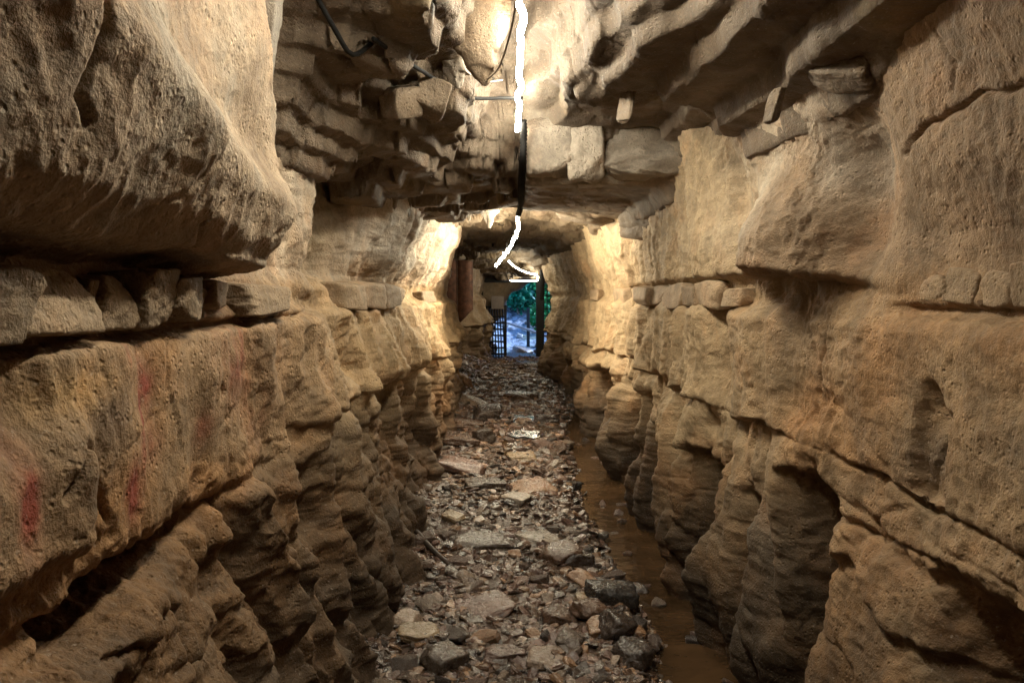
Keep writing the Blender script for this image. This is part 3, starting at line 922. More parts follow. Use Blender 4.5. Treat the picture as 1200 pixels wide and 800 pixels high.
def build_roof():
    rows = int(700 * QUAL)
    xs = np.concatenate([np.linspace(-2.1, -1.25, 18), np.linspace(-1.24, 1.24, int(330 * QUAL)), np.linspace(1.25, 2.0, 18)]).astype(f32)
    dd = [-6.0]
    while dd[-1] < 18.8:
        x = dd[-1]
        dd.append(x + (0.05 if x < 1.6 else min(0.02, max(0.006, 0.0012 * x * x))) )
    dd = np.array(dd, f32)
    X, D = np.meshgrid(xs, dd, indexing='ij')
    Z = roof_z(X, D)
    wgt = np.where(dd[1:] < 1.5, 0.25, np.clip(2.6 / np.maximum(dd[1:], 0.1), 0.25, 1.0))[None, :]
    ds = (np.abs(np.diff(D, axis=1)) + 0.8 * np.abs(np.diff(Z, axis=1))) * wgt
    s = np.concatenate([np.zeros((len(xs), 1), f32), np.cumsum(ds, 1)], 1)
    sn = s / s[:, -1:]
    k = 7
    pad = np.pad(sn, ((k, k), (0, 0)), mode='edge')
    cs = np.cumsum(np.pad(pad, ((1, 0), (0, 0))), axis=0)
    sn = (cs[2 * k + 1:] - cs[:-(2 * k + 1)]) / (2 * k + 1)
    u = np.linspace(0, 1, rows)
    Dn = np.empty((len(xs), rows), f32); Zn = np.empty((len(xs), rows), f32)
    for i in range(len(xs)):
        Dn[i] = np.interp(u, sn[i], D[i]); Zn[i] = np.interp(u, sn[i], Z[i])
    P = np.stack([np.repeat(xs[:, None], rows, 1), Dn, Zn], -1)
    n = grid_normals(P)
    if n[len(xs) // 2, rows // 2, 2] > 0: n = -n
    x, y, z = P[..., 0], P[..., 1], P[..., 2]
    det = 0.012 * fbm(x * 5, y * 5, z * 6, 3) + 0.005 * ridged(x * 15, y * 15, z * 18, 3) * sst(-.3, .5, perlin(x * 2, y * 2, 9))
    det = det + sst(5.5, 7, y) * (0.03 * fbm(x * 3, y * 2.2, 8, 3) + .015 * ridged(x * 6, y * 5, 3, 3))
    e, idv = cells(x * 3.1 + .2 * perlin(x * 4, y * 4, 1), y * 2.6, 60)
    det = det - 0.008 * bump1(e, 0, .02)
    P = P + n * det[..., None]
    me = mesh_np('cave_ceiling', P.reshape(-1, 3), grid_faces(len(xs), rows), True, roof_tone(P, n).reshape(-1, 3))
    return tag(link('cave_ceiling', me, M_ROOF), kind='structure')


def floor_h(X, D):
    z = floor_z(X, D)
    e, idv = cells(X * 9 + .3 * perlin(X * 9, D * 9, 2), D * 6.5, 5)
    dip = sst(0.02, -0.04, z - water_z(D))
    return z + (0.03 * fbm(X * 2.2, D * 1.8, 6.6, 4) + (0.022 * (idv - .5) + 0.012 * np.clip(e, 0, .4)) * sst(0, .15, e)) * (1 - 0.7 * dip)


def build_floor():
    xs = np.linspace(-2.3, 2.2, int(300 * QUAL)).astype(f32)
    d = [-6.0]
    while d[-1] < 18.0:
        x = d[-1]
        d.append(x + (0.08 if x < 2.2 else min(0.04, max(0.012, 0.0022 * x * x))))
    d = np.array(d, f32)
    X, D = np.meshgrid(xs, d, indexing='ij')
    Z = floor_h(X, D) + 0.006 * ridged(X * 22, D * 22, 3, 2)
    P = np.stack([X, D, Z], -1).astype(f32)
    c = np.zeros(P.shape, f32) + np.array((0.085, 0.056, 0.036), f32)
    a = fbm(X * 2, D * 2, 71, 4); b = fbm(X * 7, D * 7, 72, 3)
    c = mixv(c, (0.14, 0.10, 0.066), sst(0, .6, a) * .7)
    c = mixv(c, (0.06, 0.042, 0.03), sst(0, .6, b) * .6)
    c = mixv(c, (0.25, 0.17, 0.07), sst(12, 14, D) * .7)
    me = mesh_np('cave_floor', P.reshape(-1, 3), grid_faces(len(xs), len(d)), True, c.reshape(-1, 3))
    return tag(link('cave_floor', me, M_FLOOR), kind='structure')


ROWS = int(720 * QUAL)
build_wall('cave_wall_left', left_lat, -1, ROWS, left_tone)
build_wall('cave_wall_right', right_lat, 1, ROWS, right_tone)
build_roof()
build_floor()

# the tunnel goes on behind the photographer and is closed by rock
gy = np.linspace(-2.2, 2.2, 60); gz = np.linspace(-.5, 3.2, 50)
GX, GZ = np.meshgrid(gy, gz, indexing='ij')
P = np.stack([GX, -5.9 + 0.12 * fbm(GX * 1.5, 3.0, GZ * 1.5, 4), GZ], -1)
tag(link('cave_end_wall', mesh_np('cave_end_wall', P.reshape(-1, 3), grid_faces(60, 50), True, np.tile([[.3, .22, .13]], (3000, 1))), M_WALL), kind='structure')


# ------------------------------------------------------------------ stream and puddle
def water_material():
    m, nt, bs, N, L = nodes('muddy water')
    tc = N('ShaderNodeTexCoord')
    mp = N('ShaderNodeMapping'); mp.inputs['Scale'].default_value = (1.0, 1.8, 1.0)
    L(tc.outputs['Object'], mp.inputs['Vector'])
    n1 = noise(N, L, mp.outputs[0], 9.0, 2, 0.45, 0.4)
    n2 = noise(N, L, mp.outputs[0], 2.2, 4, 0.6, 0.3)
    c = mixc(N, L, maprange(N, L, n2, .35, .65, 0, 1), (0.034, 0.020, 0.008), (0.085, 0.049, 0.019))
    L(c, bs.inputs['Base Color'])
    bs.inputs['Roughness'].default_value = 0.03
    bs.inputs['IOR'].default_value = 1.33
    b = N('ShaderNodeBump'); b.inputs['Distance'].default_value = 0.010; b.inputs['Strength'].default_value = 0.5
    L(n1, b.inputs['Height']); L(b.outputs[0], bs.inputs['Normal'])
    return m


M_WATER = water_material()


def sheet(name, xs, ys, zf, mat):
    X, Y = np.meshgrid(np.array(xs, f32), np.array(ys, f32), indexing='ij')
    P = np.stack([X, Y, zf(X, Y)], -1)
    o = link(name, mesh_np(name, P.reshape(-1, 3), grid_faces(len(xs), len(ys))), mat)
    return tag(o, kind='structure')


sheet('stream_water', np.linspace(0.25, 1.45, 8), np.linspace(-5.8, 10.6, 60), lambda X, Y: water_z(Y), M_WATER)

# ------------------------------------------------------------------ stones
def cube_grid(n):
    """unit cube surface as welded quads"""
    vid, V, F = {}, [], []

    def v(p):
        k = tuple(round(c * n * 2) for c in p)
        if k not in vid:
            vid[k] = len(V); V.append(p)
        return vid[k]
    t = [i / n * 2 - 1 for i in range(n + 1)]
    for ax in range(3):
        for sgn in (-1, 1):
            for i in range(n):
                for j in range(n):
                    q = []
                    for a, b in ((i, j), (i + 1, j), (i + 1, j + 1), (i, j + 1)):
                        p = [0, 0, 0]
                        p[ax] = sgn; p[(ax + 1) % 3] = t[a]; p[(ax + 2) % 3] = t[b]
                        q.append(v(tuple(p)))
                    if sgn < 0: q.reverse()
                    F.append(q)
    return np.array(V, f32), np.array(F, np.int32)


_CG = {n: cube_grid(n) for n in (3, 5, 9, 14, 22)}


def chip(dims, rng, n=9, planes=7, k=14, keep=(0.62, 0.95), rough=0.05, boxy=1.0):
    """an angular stone: a box cut by random planes with slightly worn edges; returns verts, faces"""
    V, F = _CG[n]
    h = np.array(dims, f32) / 2
    p = V / (np.linalg.norm(V, axis=1, keepdims=True) ** 0.35)
    N = [np.eye(3)[i] * s for i in range(3) for s in (-1, 1)]
    H = [1.0 * boxy] * 6
    for _ in range(planes):
        v = rng.normal(size=3); v /= np.linalg.norm(v)
        N.append(v); H.append(rng.uniform(*keep) * np.abs(v).sum() ** 0.75)
    N = np.array(N); H = np.array(H)
    # tilt the box faces a little
    N[:6] += rng.normal(scale=0.10, size=(6, 3)); N /= np.linalg.norm(N, axis=1, keepdims=True)
    dist = np.clip(p @ N.T / H, 0, None)
    s = (dist ** k).sum(1) ** (1.0 / k)
    q = p / s[:, None]
    o = rng.uniform(0, 50)
    r = 1 + rough * fbm(q[:, 0] * 1.7 + o, q[:, 1] * 1.7, q[:, 2] * 1.7, 3) + 0.4 * rough * ridged(q[:, 0] * 5 + o, q[:, 1] * 5, q[:, 2] * 7, 2)
    q = q * r[:, None]
    return (q * h).astype(f32), F


def stone_mesh(name, dims, seed, **kw):
    V, F = chip(dims, np.random.default_rng(seed), **kw)
    return mesh_np(name, V, F, True)


def ray(px, py):
    """direction of the photograph's viewing ray through a pixel of the 1200 x 800 picture"""
    v = Vector(((px - 600) / FPX, (400 - py) / FPX, -1.0))
    v.rotate(cam.rotation_euler)
    return v / v.y


def ground(px, py):
    r = ray(px, py)
    d = 3.0
    for _ in range(40):
        x = r.x * d
        d = d + 0.6 * ((float(floor_z(np.float32(x), np.float32(d))) - CAMZ) / r.z - d)
    return r.x * d, d


GROUP = 'loose stones on the tunnel floor'
taken = []


def place_stone(name, x, d, dims, tone, label, rz, tilt=(0, 0), sink=0.3, seed=0, n=9, cat='stone', z=None, group=GROUP, me=None, scale=None, **kw):
    if me is None:
        me = stone_mesh(name, dims, seed, n=n, **kw)
        me.materials.append(M_STONE[tone])
    o = bpy.data.objects.new(name, me)
    COL.objects.link(o)
    hh = dims[2]
    o.location = (x, d, (float(floor_h(np.array([x], f32), np.array([d], f32))[0]) if z is None else z) + hh * (0.5 - sink))
    o.rotation_euler = (tilt[0], tilt[1], rz)
    if scale is not None: o.scale = scale
    tag(o, label, cat, group)
    taken.append((x, d, max(dims[0], dims[1]) * 0.5))
    return o


# px, py, length px, depth/length, thickness/length, tone, rotation, tilt, label
NOTABLE = [
    (626, 576, 56, .8, .16, 'tan', .2, (.12, -.05), 'broad tan flat stone lying in the middle of the rubble path'),
    (606, 588, 30, .8, .25, 'whitish', -.5, (.1, .05), 'small whitish wedge stone just in front of the broad tan flat stone'),
    (568, 638, 66, .6, .20, 'grey', .1, (.06, .04), 'long grey slab lying across the path beyond the near gravel'),
    (632, 634, 42, .9, .22, 'whitish', .7, (.10, .08), 'pale chalky lump right of the long grey slab'),
    (532, 613, 26, .6, .35, 'yellowish', -.6, (.2, .2), 'yellowish elongated stone near the foot of the left wall'),
    (568, 572, 46, .7, .22, 'grey', .3, (.05, .1), 'grey slab lying left of the broad tan flat stone'),
    (545, 553, 62, .5, .20, 'pinkish', -.2, (.05, .12), 'long pinkish slab beside the left wall, beyond the grey slabs'),
    (572, 493, 34, .8, .45, 'dark', .1, (0, .03), 'dark squarish block at the near edge of the shining puddle'),
    (566, 518, 24, .9, .7, 'dark', .5, (0, 0), 'rounded dark stone below the squarish dark block'),
    (540, 522, 40, .6, .25, 'brown', .1, (0, .1), 'brown slab stepping out from the left wall foot near the puddle'),
    (547, 500, 42, .6, .22, 'brown', .2, (.05, .1), 'brown ledge stone against the left wall level with the puddle'),
    (688, 706, 32, .8, .32, 'yellowish', .3, (.1, .15), 'pale yellow stone resting beside the black slab at the stream edge'),
    (716, 706, 60, .6, .34, 'black', .15, (0, .05), 'wet black slab jutting into the brown stream'),
    (688, 683, 44, .5, .3, 'tan', -.7, (.1, .25), 'reddish tan elongated stone tilted beyond the black slab'),
    (656, 656, 48, .7, .35, 'brown', .4, (.12, -.2), 'brown tilted slab right of the path centre, beyond the gravel'),
    (675, 658, 36, .8, .4, 'dark', .2, (0, .1), 'dark grey stone between the brown tilted slab and the stream'),
    (570, 712, 62, .8, .16, 'pinkish', .5, (.08, -.08), 'wide pale pink crumbling slab in the middle of the near gravel'),
    (478, 736, 34, .8, .4, 'pale', -.4, (.1, .2), 'pale grey angular stone at the left wall foot, nearest the camera'),
    (517, 786, 46, .8, .5, 'grey', .9, (.25, .2), 'grey upright chunk at the bottom edge of the photo, left of centre'),
    (592, 770, 48, .6, .24, 'pinkish', .1, (.05, .05), 'pinkish flat stone at the bottom edge, centre of the path'),
    (640, 778, 44, .7, .26, 'pale', -.2, (.1, .1), 'pale flat stone at the bottom edge, right of the pinkish one'),
    (722, 752, 40, .9, .75, 'dark', .2, (.2, .3), 'dark brown peaked stone on the near stream bank'),
    (703, 748, 36, .9, .4, 'tan', -.2, (.2, -.1), 'tan stone tucked against the dark brown peaked stone'),
    (745, 778, 44, .8, .5, 'dark', .5, (.1, .1), 'dark rough stone at the near stream edge, close to the bottom of the photo'),
    (668, 762, 34, .8, .5, 'grey', 1.2, (.3, .1), 'grey slanting stone left of the dark brown peaked stone'),
    (490, 755, 50, .6, .2, 'yellowish', .4, (.1, .1), 'yellow-brown thin slab lying at the near left wall foot'),
    (545, 452, 34, .4, .3, 'tan', 1.1, (.1, .9), 'tan slab leaning steeply on the far rubble heap'),
    (556, 475, 34, .5, .25, 'pale', -.5, (.1, .3), 'pale slab lying in front of the leaning tan slab'),
    (640, 497, 28, .7, .4, 'dark', .0, (0, .05), 'dark low stone at the right rim of the shining puddle'),
    (610, 468, 40, .5, .2, 'brown', -.1, (.02, .05), 'long brown slab across the path beyond the puddle'),
    (612, 538, 32, .8, .2, 'yellowish', .2, (.05, 0), 'yellow-green stained flat stone just in front of the puddle'),
    (745, 698, 30, .8, .5, 'dark', .2, (.1, .1), 'dark wet stone half in the stream behind the black slab'),
    (765, 732, 20, .8, .4, 'pinkish', .5, (.1, .1), 'small pinkish stone poking out of the stream'),
    (725, 612, 18, .8, .4, 'whitish', .5, (.1, .1), 'small whitish stone at the far bank of the stream, under the right wall'),
    (690, 725, 46, .7, .4, 'brown', .9, (.15, .1), 'brown stone on the bank below the pale yellow stone'),
    (655, 725, 40, .9, .4, 'brown', .2, (.1, .2), 'brown blocky stone on the gravel left of the bank stones'),
    (625, 430, 46, .5, .12, 'brown', 0, (0, 0), 'low brown slab in front of the gate'),
]
for i, (px, py, w, asp, th, tone, rz, tilt, label) in enumerate(NOTABLE):
    x, d = ground(px, py)
    L_ = w / FPX * d
    place_stone('rubble_stone', x, d, (L_, L_ * asp * 1.15, L_ * th * 1.15), tone, label, rz, tilt, sink=0.16, seed=100 + i, n=14, planes=10, k=26, rough=.07)

# shared shapes for the many
LIB = []
_r = np.random.default_rng(77)
for k in range(22):
    th = _r.uniform(.22, .38) if k < 13 else _r.uniform(.4, .75)
    LIB.append((np.array([1, _r.uniform(.55, .95), th]), k))
LIBM = {}


def lib_mesh(k, tone):
    if (k, tone) not in LIBM:
        me = stone_mesh('rubble_stone', LIB[k][0], 500 + k, n=9, planes=8 + k % 5, rough=0.075, k=26)
        me.materials.append(M_STONE[tone])
        LIBM[(k, tone)] = me
    return LIBM[(k, tone)]


def bank_x(d):
    return float(np.interp(d, [2.9, 5.5, 8, 9.5, 11, 17], [.60, .47, .50, .62, .85, .9]))


def left_foot(d):
    return -float(left_lat(np.array([[d]], f32), np.array([[0.18]], f32))[0, 0])


def where(x, d):
    lf, bk = left_foot(d), bank_x(d)
    t = (x - lf) / (bk - lf)
    if t < .22: return 'at the left wall foot'
    if t > .95: return 'at the stream edge' if d < 9 else 'at the right wall foot'
    if t > .74: return 'on the stream bank' if d < 9 else 'on the right side of the path'
    return 'on the middle of the path'


def stretch_name(d):
    return ('nearest the camera' if d < 3.5 else 'level with the black slab' if d < 4.1 else 'before the grey slab' if d < 4.9 else 'past the long grey slab' if d < 5.8 else 'level with the tan stone' if d < 6.8
            else 'before the shining puddle' if d < 8.4 else 'past the puddle' if d < 10 else 'far past the puddle' if d < 12 else 'near the gate')


count, tries = 0, 0
tone_pick = ['brown'] * 5 + ['grey'] * 4 + ['pinkish'] * 4 + ['pale'] * 2 + ['dark'] * 4 + ['tan'] * 2
while count < 236 and tries < 9000:
    tries += 1
    d = 2.75 + 12.5 * random.random() ** 1.7
    lo, hi = left_foot(d) - .02, bank_x(d) + .14
    x = random.uniform(lo, hi)
    s = random.choice([.042, .05, .06, .075, .09, .115]) * (0.85 + 0.055 * d)
    if x > bank_x(d) - .12: s *= 1.15
    if d > 9 and x < lo + .5: s *= 1.5
    if any((x - a) ** 2 + (d - b) ** 2 < (r + s * .42) ** 2 for a, b, r in taken): continue
    k = random.randrange(22); tone = random.choice(tone_pick)
    if x > bank_x(d) - .1 and random.random() < .6: tone = random.choice(['dark', 'brown', 'grey', 'black'])
    dm = LIB[k][0]
    shape = 'flat' if k < 13 else 'chunky'
    size = 'small' if s < .058 * (0.85 + 0.055 * d) else 'medium' if s < .085 * (0.85 + 0.055 * d) else 'large'
    label = '%s %s %s stone %s, %s' % (size, shape, tone, where(x, d), stretch_name(d))
    place_stone('rubble_stone', x, d, dm * s, tone, label, random.uniform(0, 6.28), (random.gauss(0, .16), random.gauss(0, .16)), sink=random.uniform(.05, .3),
                me=lib_mesh(k, tone), scale=(s, s, s))
    count += 1

for k in range(16):
    d = random.uniform(2.9, 8.2)
    x = bank_x(d) + random.uniform(.16, .34)
    s_ = random.uniform(.05, .10)
    q = random.randrange(22); tone = random.choice(['pinkish', 'dark', 'brown', 'pale'])
    place_stone('rubble_stone', x, d, LIB[q][0] * s_, tone, '%s stone standing in the brown stream, %s' % (tone, stretch_name(d)), random.uniform(0, 6.28), (random.gauss(0, .2), random.gauss(0, .2)),
                me=lib_mesh(q, tone), scale=(s_, s_, s_), z=water_z(d) - .012)

# gravel nobody could count: one object
def gravel():
    Vs, Fs, Cs, off = [], [], [], 0
    rng = np.random.default_rng(9)
    pal = np.array([STONE_TONES[t] for t in ('brown', 'grey', 'pinkish', 'pale', 'dark', 'brown', 'pinkish', 'tan', 'grey')])
    shapes = [chip((1, rng.uniform(.55, 1), rng.uniform(.16, .5)), rng, n=3, planes=7, rough=.03, k=18) for _ in range(40)]
    n = 15000
    t = rng.random(n)
    d = 2.6 + 13.8 * t ** 2.1
    lf = -left_lat(d[:, None].astype(f32), np.full((n, 1), .15, f32))[:, 0] - .05
    bk = np.interp(d, [2.9, 5.5, 8, 9.5, 11, 17], [.60, .47, .50, .62, .85, .9]) + .06
    x = lf + (bk - lf) * rng.random(n)
    x = np.where(rng.random(n) < .10, bk + rng.exponential(.09, n), x)
    z = floor_h(x.astype(f32), d.astype(f32))
    s = rng.choice([.016, .02, .026, .034, .045, .06], n) * (0.80 + 0.075 * d) * rng.uniform(.8, 1.25, n)
    for i in range(n):
        V, F = shapes[i % 40]
        m = np.array(Euler((rng.normal(0, .3), rng.normal(0, .3), rng.uniform(0, 6.28))).to_matrix())
        Vs.append((V * s[i]) @ m.T + (x[i], d[i], z[i] + s[i] * .08))
        Fs.append(F + off); off += len(V)
        c = pal[rng.integers(len(pal))] * rng.uniform(.7, 1.25)
        Cs.append(np.tile(c, (len(V), 1)))
    me = mesh_np('floor_gravel', np.vstack(Vs), np.vstack(Fs), False, np.vstack(Cs))
    return tag(link('floor_gravel', me, M_GRAVEL), kind='stuff')


gravel()

# puddle
def puddle(name, cx, cy, rx, ry, z, seed):
    n = 40
    V = [(cx, cy, z)]
    for i in range(n):
        a = i / n * 2 * math.pi
        r = 1 + .35 * float(perlin(math.cos(a) * 1.3 + seed, math.sin(a) * 1.3, 2.0)) + .15 * float(perlin(math.cos(a) * 4 + seed, math.sin(a) * 4, 5.0))
        V.append((cx + rx * r * math.cos(a), cy + ry * r * math.sin(a), z))
    F = [(0, i + 1, (i + 1) % n + 1) for i in range(n)]
    return tag(link(name, mesh_np(name, np.array(V), np.array(F)), M_WATER), kind='structure')


x, d = ground(608, 500)
puddle('puddle_water', x, d, .36, .75, float(floor_z(np.float32(x), np.float32(d))) + .022, 3)
x, d = ground(597, 525)
puddle('puddle_water', x, d, .07, .5, float(floor_z(np.float32(x), np.float32(d))) + .022, 8)

# stick
x, d = ground(503, 650)
st = link('fallen_stick', tube_mesh('fallen_stick', [(x - .10, d + .22, .15), (x - .02, d + .08, .13), (x + .05, d - .05, .115), (x + .14, d - .19, .10)], .016, 8, .01), M_STICK)
tag(st, 'dark wet stick lying aslant on the rubble by the left wall', 'stick')


# ------------------------------------------------------------------ blocks of the ledge course
def lat_point(side, d, z):
    f = left_lat if side < 0 else right_lat
    return side * float(f(np.array([[d]], f32), np.array([[z]], f32))[0, 0])


def ledge_block(d0, d1, z0, z1, front, side, label, group, seed, mat=M_BLOCK, n=22, tilt=0.0, thick=.24):
    w, h = d1 - d0, z1 - z0
    V, F = chip((thick, w * 1.15, h * 1.1), np.random.default_rng(seed), n=n, planes=9, k=26, keep=(.80, .98), rough=.035)
    me = mesh_np('ledge_block', V, F, True)
    o = link('ledge_block', me, mat)
    o.location = (side * (front + thick / 2), (d0 + d1) / 2, (z0 + z1) / 2)
    o.rotation_euler = (tilt, 0, random.gauss(0, .03))
    return tag(o, label, 'rock block', group)


GLB = 'blocks of the rock course under the left boulder'
LB = [  # d0, d1, z0, z1, front
    (1.12, 1.385, 1.500, 1.655, .875, 'ochre ledge block at the left edge of the photo, largest of the course'),
    (1.39, 1.62, 1.500, 1.650, .895, 'wide tan ledge block with a pale top edge, second from the left edge'),
    (1.625, 1.665, 1.505, 1.650, .93, 'narrow set-back ledge block right of the wide tan block'),
    (1.67, 1.81, 1.500, 1.645, .905, 'pale smooth ledge block in the shade of the boulder'),
    (1.815, 1.985, 1.505, 1.660, .89, 'tall squarish ledge block with a chipped corner touching the boulder'),
    (1.99, 2.18, 1.510, 1.655, .885, 'triangular faced ledge block under the boulder tip'),
    (2.20, 2.31, 1.535, 1.635, .94, 'small dark ledge block right of the triangular faced block'),
    (2.33, 2.49, 1.535, 1.640, .93, 'small light cube of rock at the boulder end'),
    (2.60, 3.12, 1.515, 1.645, .925, 'broad hexagonal ledge block, last before the wall folds back'),
]
for i, (a, b, c, d, fr, lab) in enumerate(LB):
    q0, zl, sc = fplace(a, c + .022); q1, zh, _ = fplace(b, d - .008)
    ledge_block(q0, q1, zl, zh, fr * sc + .012, -1, lab, GLB, 900 + i, thick=.20)
LB2 = [(4.25, 4.62, 1.525, 1.665, 'dark end block of the far ledge course on the fluted left wall'),
       (4.63, 5.15, 1.52, 1.665, 'rounded grey block, second in the far left ledge course'),
       (5.17, 5.55, 1.525, 1.665, 'narrow curved block in the middle of the far left ledge course'),
       (5.57, 6.1, 1.53, 1.66, 'round faced block at the far end of the left ledge course'),
       (6.9, 7.4, 1.53, 1.62, 'lone small block on the left wall beyond the far ledge course')]
for i, (a, b, c, d, lab) in enumerate(LB2):
    a, c, _ = fplace(a, c); b, d, _ = fplace(b, d)
    ledge_block(a, b, c, d, -lat_point(-1, (a + b) / 2, 1.5) - .03, -1, lab, 'blocks of the far ledge course on the left wall', 930 + i, n=14, thick=.2)
RB = [(1.30, 1.50, 1.575, 1.665, 'square block at the right edge of the photo in the ledge course'),
      (1.505, 1.58, 1.575, 1.660, 'thin upright block next to the right edge of the photo'),
      (1.585, 1.71, 1.575, 1.660, 'wedge shaped block, third from the right edge in the ledge course'),
      (1.715, 1.83, 1.58, 1.655, 'grey block with a slanting face in the right ledge course'),
      (1.835, 1.93, 1.585, 1.645, 'small pointed block ending the right ledge course')]
for i, (a, b, c, d, lab) in enumerate(RB):
    ledge_block(a, b, c, d, lat_point(1, (a + b) / 2, 1.62) - .012, 1, lab, 'blocks of the near ledge course on the right wall', 950 + i, thick=.12)
RB2 = [(3.15, 3.4, 1.55, 1.62, 'flat oval stone in the right wall course, nearest of that run'),
       (3.5, 3.85, 1.535, 1.655, 'curled end block of the right wall course below the overhang'),
       (3.86, 4.15, 1.54, 1.65, 'second block of the right wall course from its curled end'),
       (4.16, 4.6, 1.525, 1.655, 'tall pale block in the right wall course'),
       (4.62, 5.0, 1.535, 1.655, 'fourth block of the right wall course from its curled end'),
       (5.02, 5.5, 1.53, 1.65, 'last block of the right wall course, beside the dark notch'),
       (6.6, 7.3, 1.53, 1.66, 'block with a pointed lower face in the far right wall course'),
       (8.2, 8.9, 1.53, 1.65, 'small pale block far along the right wall')]
for i, (a, b, c, d, lab) in enumerate(RB2):
    ledge_block(a, b, c, d, lat_point(1, (a + b) / 2, 1.5) - .015, 1, lab, 'blocks of the far ledge course on the right wall', 970 + i, n=14, thick=.16)


# ------------------------------------------------------------------ broken roof slabs and flakes
def roof_piece(name, label, loc, dims, rot, seed, mat, cat='rock slab', group=None, planes=6, keep=(.75, .98), rough=.04):
    V, F = chip(dims, np.random.default_rng(seed), n=22, planes=planes, k=20, keep=keep, rough=rough)
    o = link(name, mesh_np(name, V, F, True), mat)
    o.location = loc
    o.rotation_euler = rot
    return tag(o, label, cat, group)


roof_piece('hanging_slab', 'pale cracked slab face hanging just right of the black conduit', (.20, 4.30, 2.43), (.30, .36, .33), (.05, .04, .06), 1301, M_FLAKE, rough=.06, planes=9, keep=(.80, .98))
roof_piece('hanging_slab', 'pale slab face right of the cracked one, dropping to a square corner', (.40, 4.29, 2.42), (.20, .36, .36), (.02, -.05, -.12), 1302, M_FLAKE, rough=.06, planes=9, keep=(.80, .98))
roof_piece('hanging_slab', 'long pale rounded slab edge reaching the right wall under the roof', (.80, 4.32, 2.40), (.74, .40, .30), (.0, .06, .08), 1303, M_FLAKE, rough=.10, planes=9, keep=(.80, .98))
roof_piece('hanging_flake', 'thin upright flake hanging on the dark right roof near the strip', (.455, 3.12, 2.385), (.022, .09, .15), (.1, .12, .5), 1304, M_DARKROCK, 'rock flake')
roof_piece('hanging_flake', 'wedge of rock hanging on the right roof beside the wall', (.90, 2.10, 2.235), (.09, .26, .14), (.2, .5, .4), 1305, M_DARKROCK, 'rock flake', planes=10, keep=(.65, .95))
roof_piece('hanging_flake', 'small pointed flake left of the hanging wedge on the right roof', (.78, 2.30, 2.17), (.03, .05, .10), (.1, .2, .3), 1306, M_DARKROCK, 'rock flake')
roof_piece('hanging_block', 'square edged block jutting at the top of the boulder by the dark roof hollow', (-.66, 1.88, 2.27), (.13, .20, .28), (.1, .1, .3), 1307, M_FLAKE, 'rock block')
roof_piece('hanging_flake', 'jagged chip hanging left of the conduit among the roof layers', (-.46, 3.0, 2.36), (.13, .12, .12), (.2, -.3, .7), 1312, M_DARKROCK, 'rock flake')
roof_piece('hanging_flake', 'knobbly brown chip beside the jagged one in the left roof', (-.34, 3.05, 2.38), (.12, .12, .12), (-.2, .3, .2), 1313, M_DARKROCK, 'rock flake')
roof_piece('hanging_block', 'yellow brown lump under the far roof above the right wall', (1.0, 5.5, 2.10), (.40, .7, .22), (.05, .25, .2), 1314, M_DARKROCK, 'rock block', planes=14, keep=(.6, .95), rough=.08)
roof_piece('hanging_block', 'layered lump at the roof edge, further along the right wall', (.62, 6.5, 2.28), (.5, .6, .18), (.05, .15, -.2), 1315, M_DARKROCK, 'rock block', planes=14, keep=(.6, .95), rough=.08)


def tapered(name, path, radii, seg=24, flat=1.0, seed=0, rough=.18):
    """tapering hanging rock body along a path with lobed outline"""
    C = np.array(path, float)
    t = np.linspace(0, 1, len(C)); tt = np.linspace(0, 1, 46)
    C2 = np.stack([np.interp(tt, t, C[:, k]) for k in range(3)], 1)
    R = np.interp(tt, t, radii)
    a = np.linspace(0, 2 * math.pi, seg, endpoint=False)
    V = []
    for i in range(46):
        for b in a:
            r = R[i] * (1 + rough * float(perlin(math.cos(b) * 1.6 + seed, math.sin(b) * 1.6, tt[i] * 5)) + .5 * rough * float(perlin(math.cos(b) * 4 + seed, math.sin(b) * 4, tt[i] * 2)))
            V.append((C2[i, 0] + r * math.cos(b), C2[i, 1] + r * math.sin(b) * flat, C2[i, 2] + .25 * r * float(perlin(b, tt[i] * 9, seed))))
    F = [(i * seg + j, i * seg + (j + 1) % seg, (i + 1) * seg + (j + 1) % seg, (i + 1) * seg + j) for i in range(45) for j in range(seg)]
    return mesh_np(name, np.array(V), np.array(F))


tag(link('hanging_flake', tapered('hanging_flake', [(-.165, 2.97, 2.98), (-.15, 2.93, 2.62), (-.135, 2.92, 2.47), (-.12, 2.92, 2.40)], [.13, .10, .06, .008], flat=.55, seed=4, rough=.35), M_DARKROCK),
    'large pointed flake hanging left of the near light strip', 'rock flake')
tag(link('hanging_flake', tapered('hanging_flake', [(-.25, 3.1, 2.62), (-.245, 3.08, 2.5), (-.235, 3.06, 2.43)], [.05, .045, .008], flat=.6, seed=14, rough=.5), M_FLAKE),
    'small knobbly flake left of the large pointed flake', 'rock flake')
tag(link('calcite_curtain', tapered('calcite_curtain', [(-.23, 6.4, 2.52), (-.24, 6.36, 2.35), (-.23, 6.34, 2.16)], [.13, .10, .012], flat=.4, seed=24, rough=.6), M_WHITE),
    'white folded calcite curtain hanging left of the second light strip', 'calcite curtain')
tag(link('calcite_curtain', tapered('calcite_curtain', [(-.40, 6.4, 2.5), (-.405, 6.37, 2.36), (-.40, 6.35, 2.22)], [.06, .04, .008], flat=.5, seed=34, rough=.6), M_WHITE),
    'thin white calcite drip left of the folded curtain', 'calcite curtain')

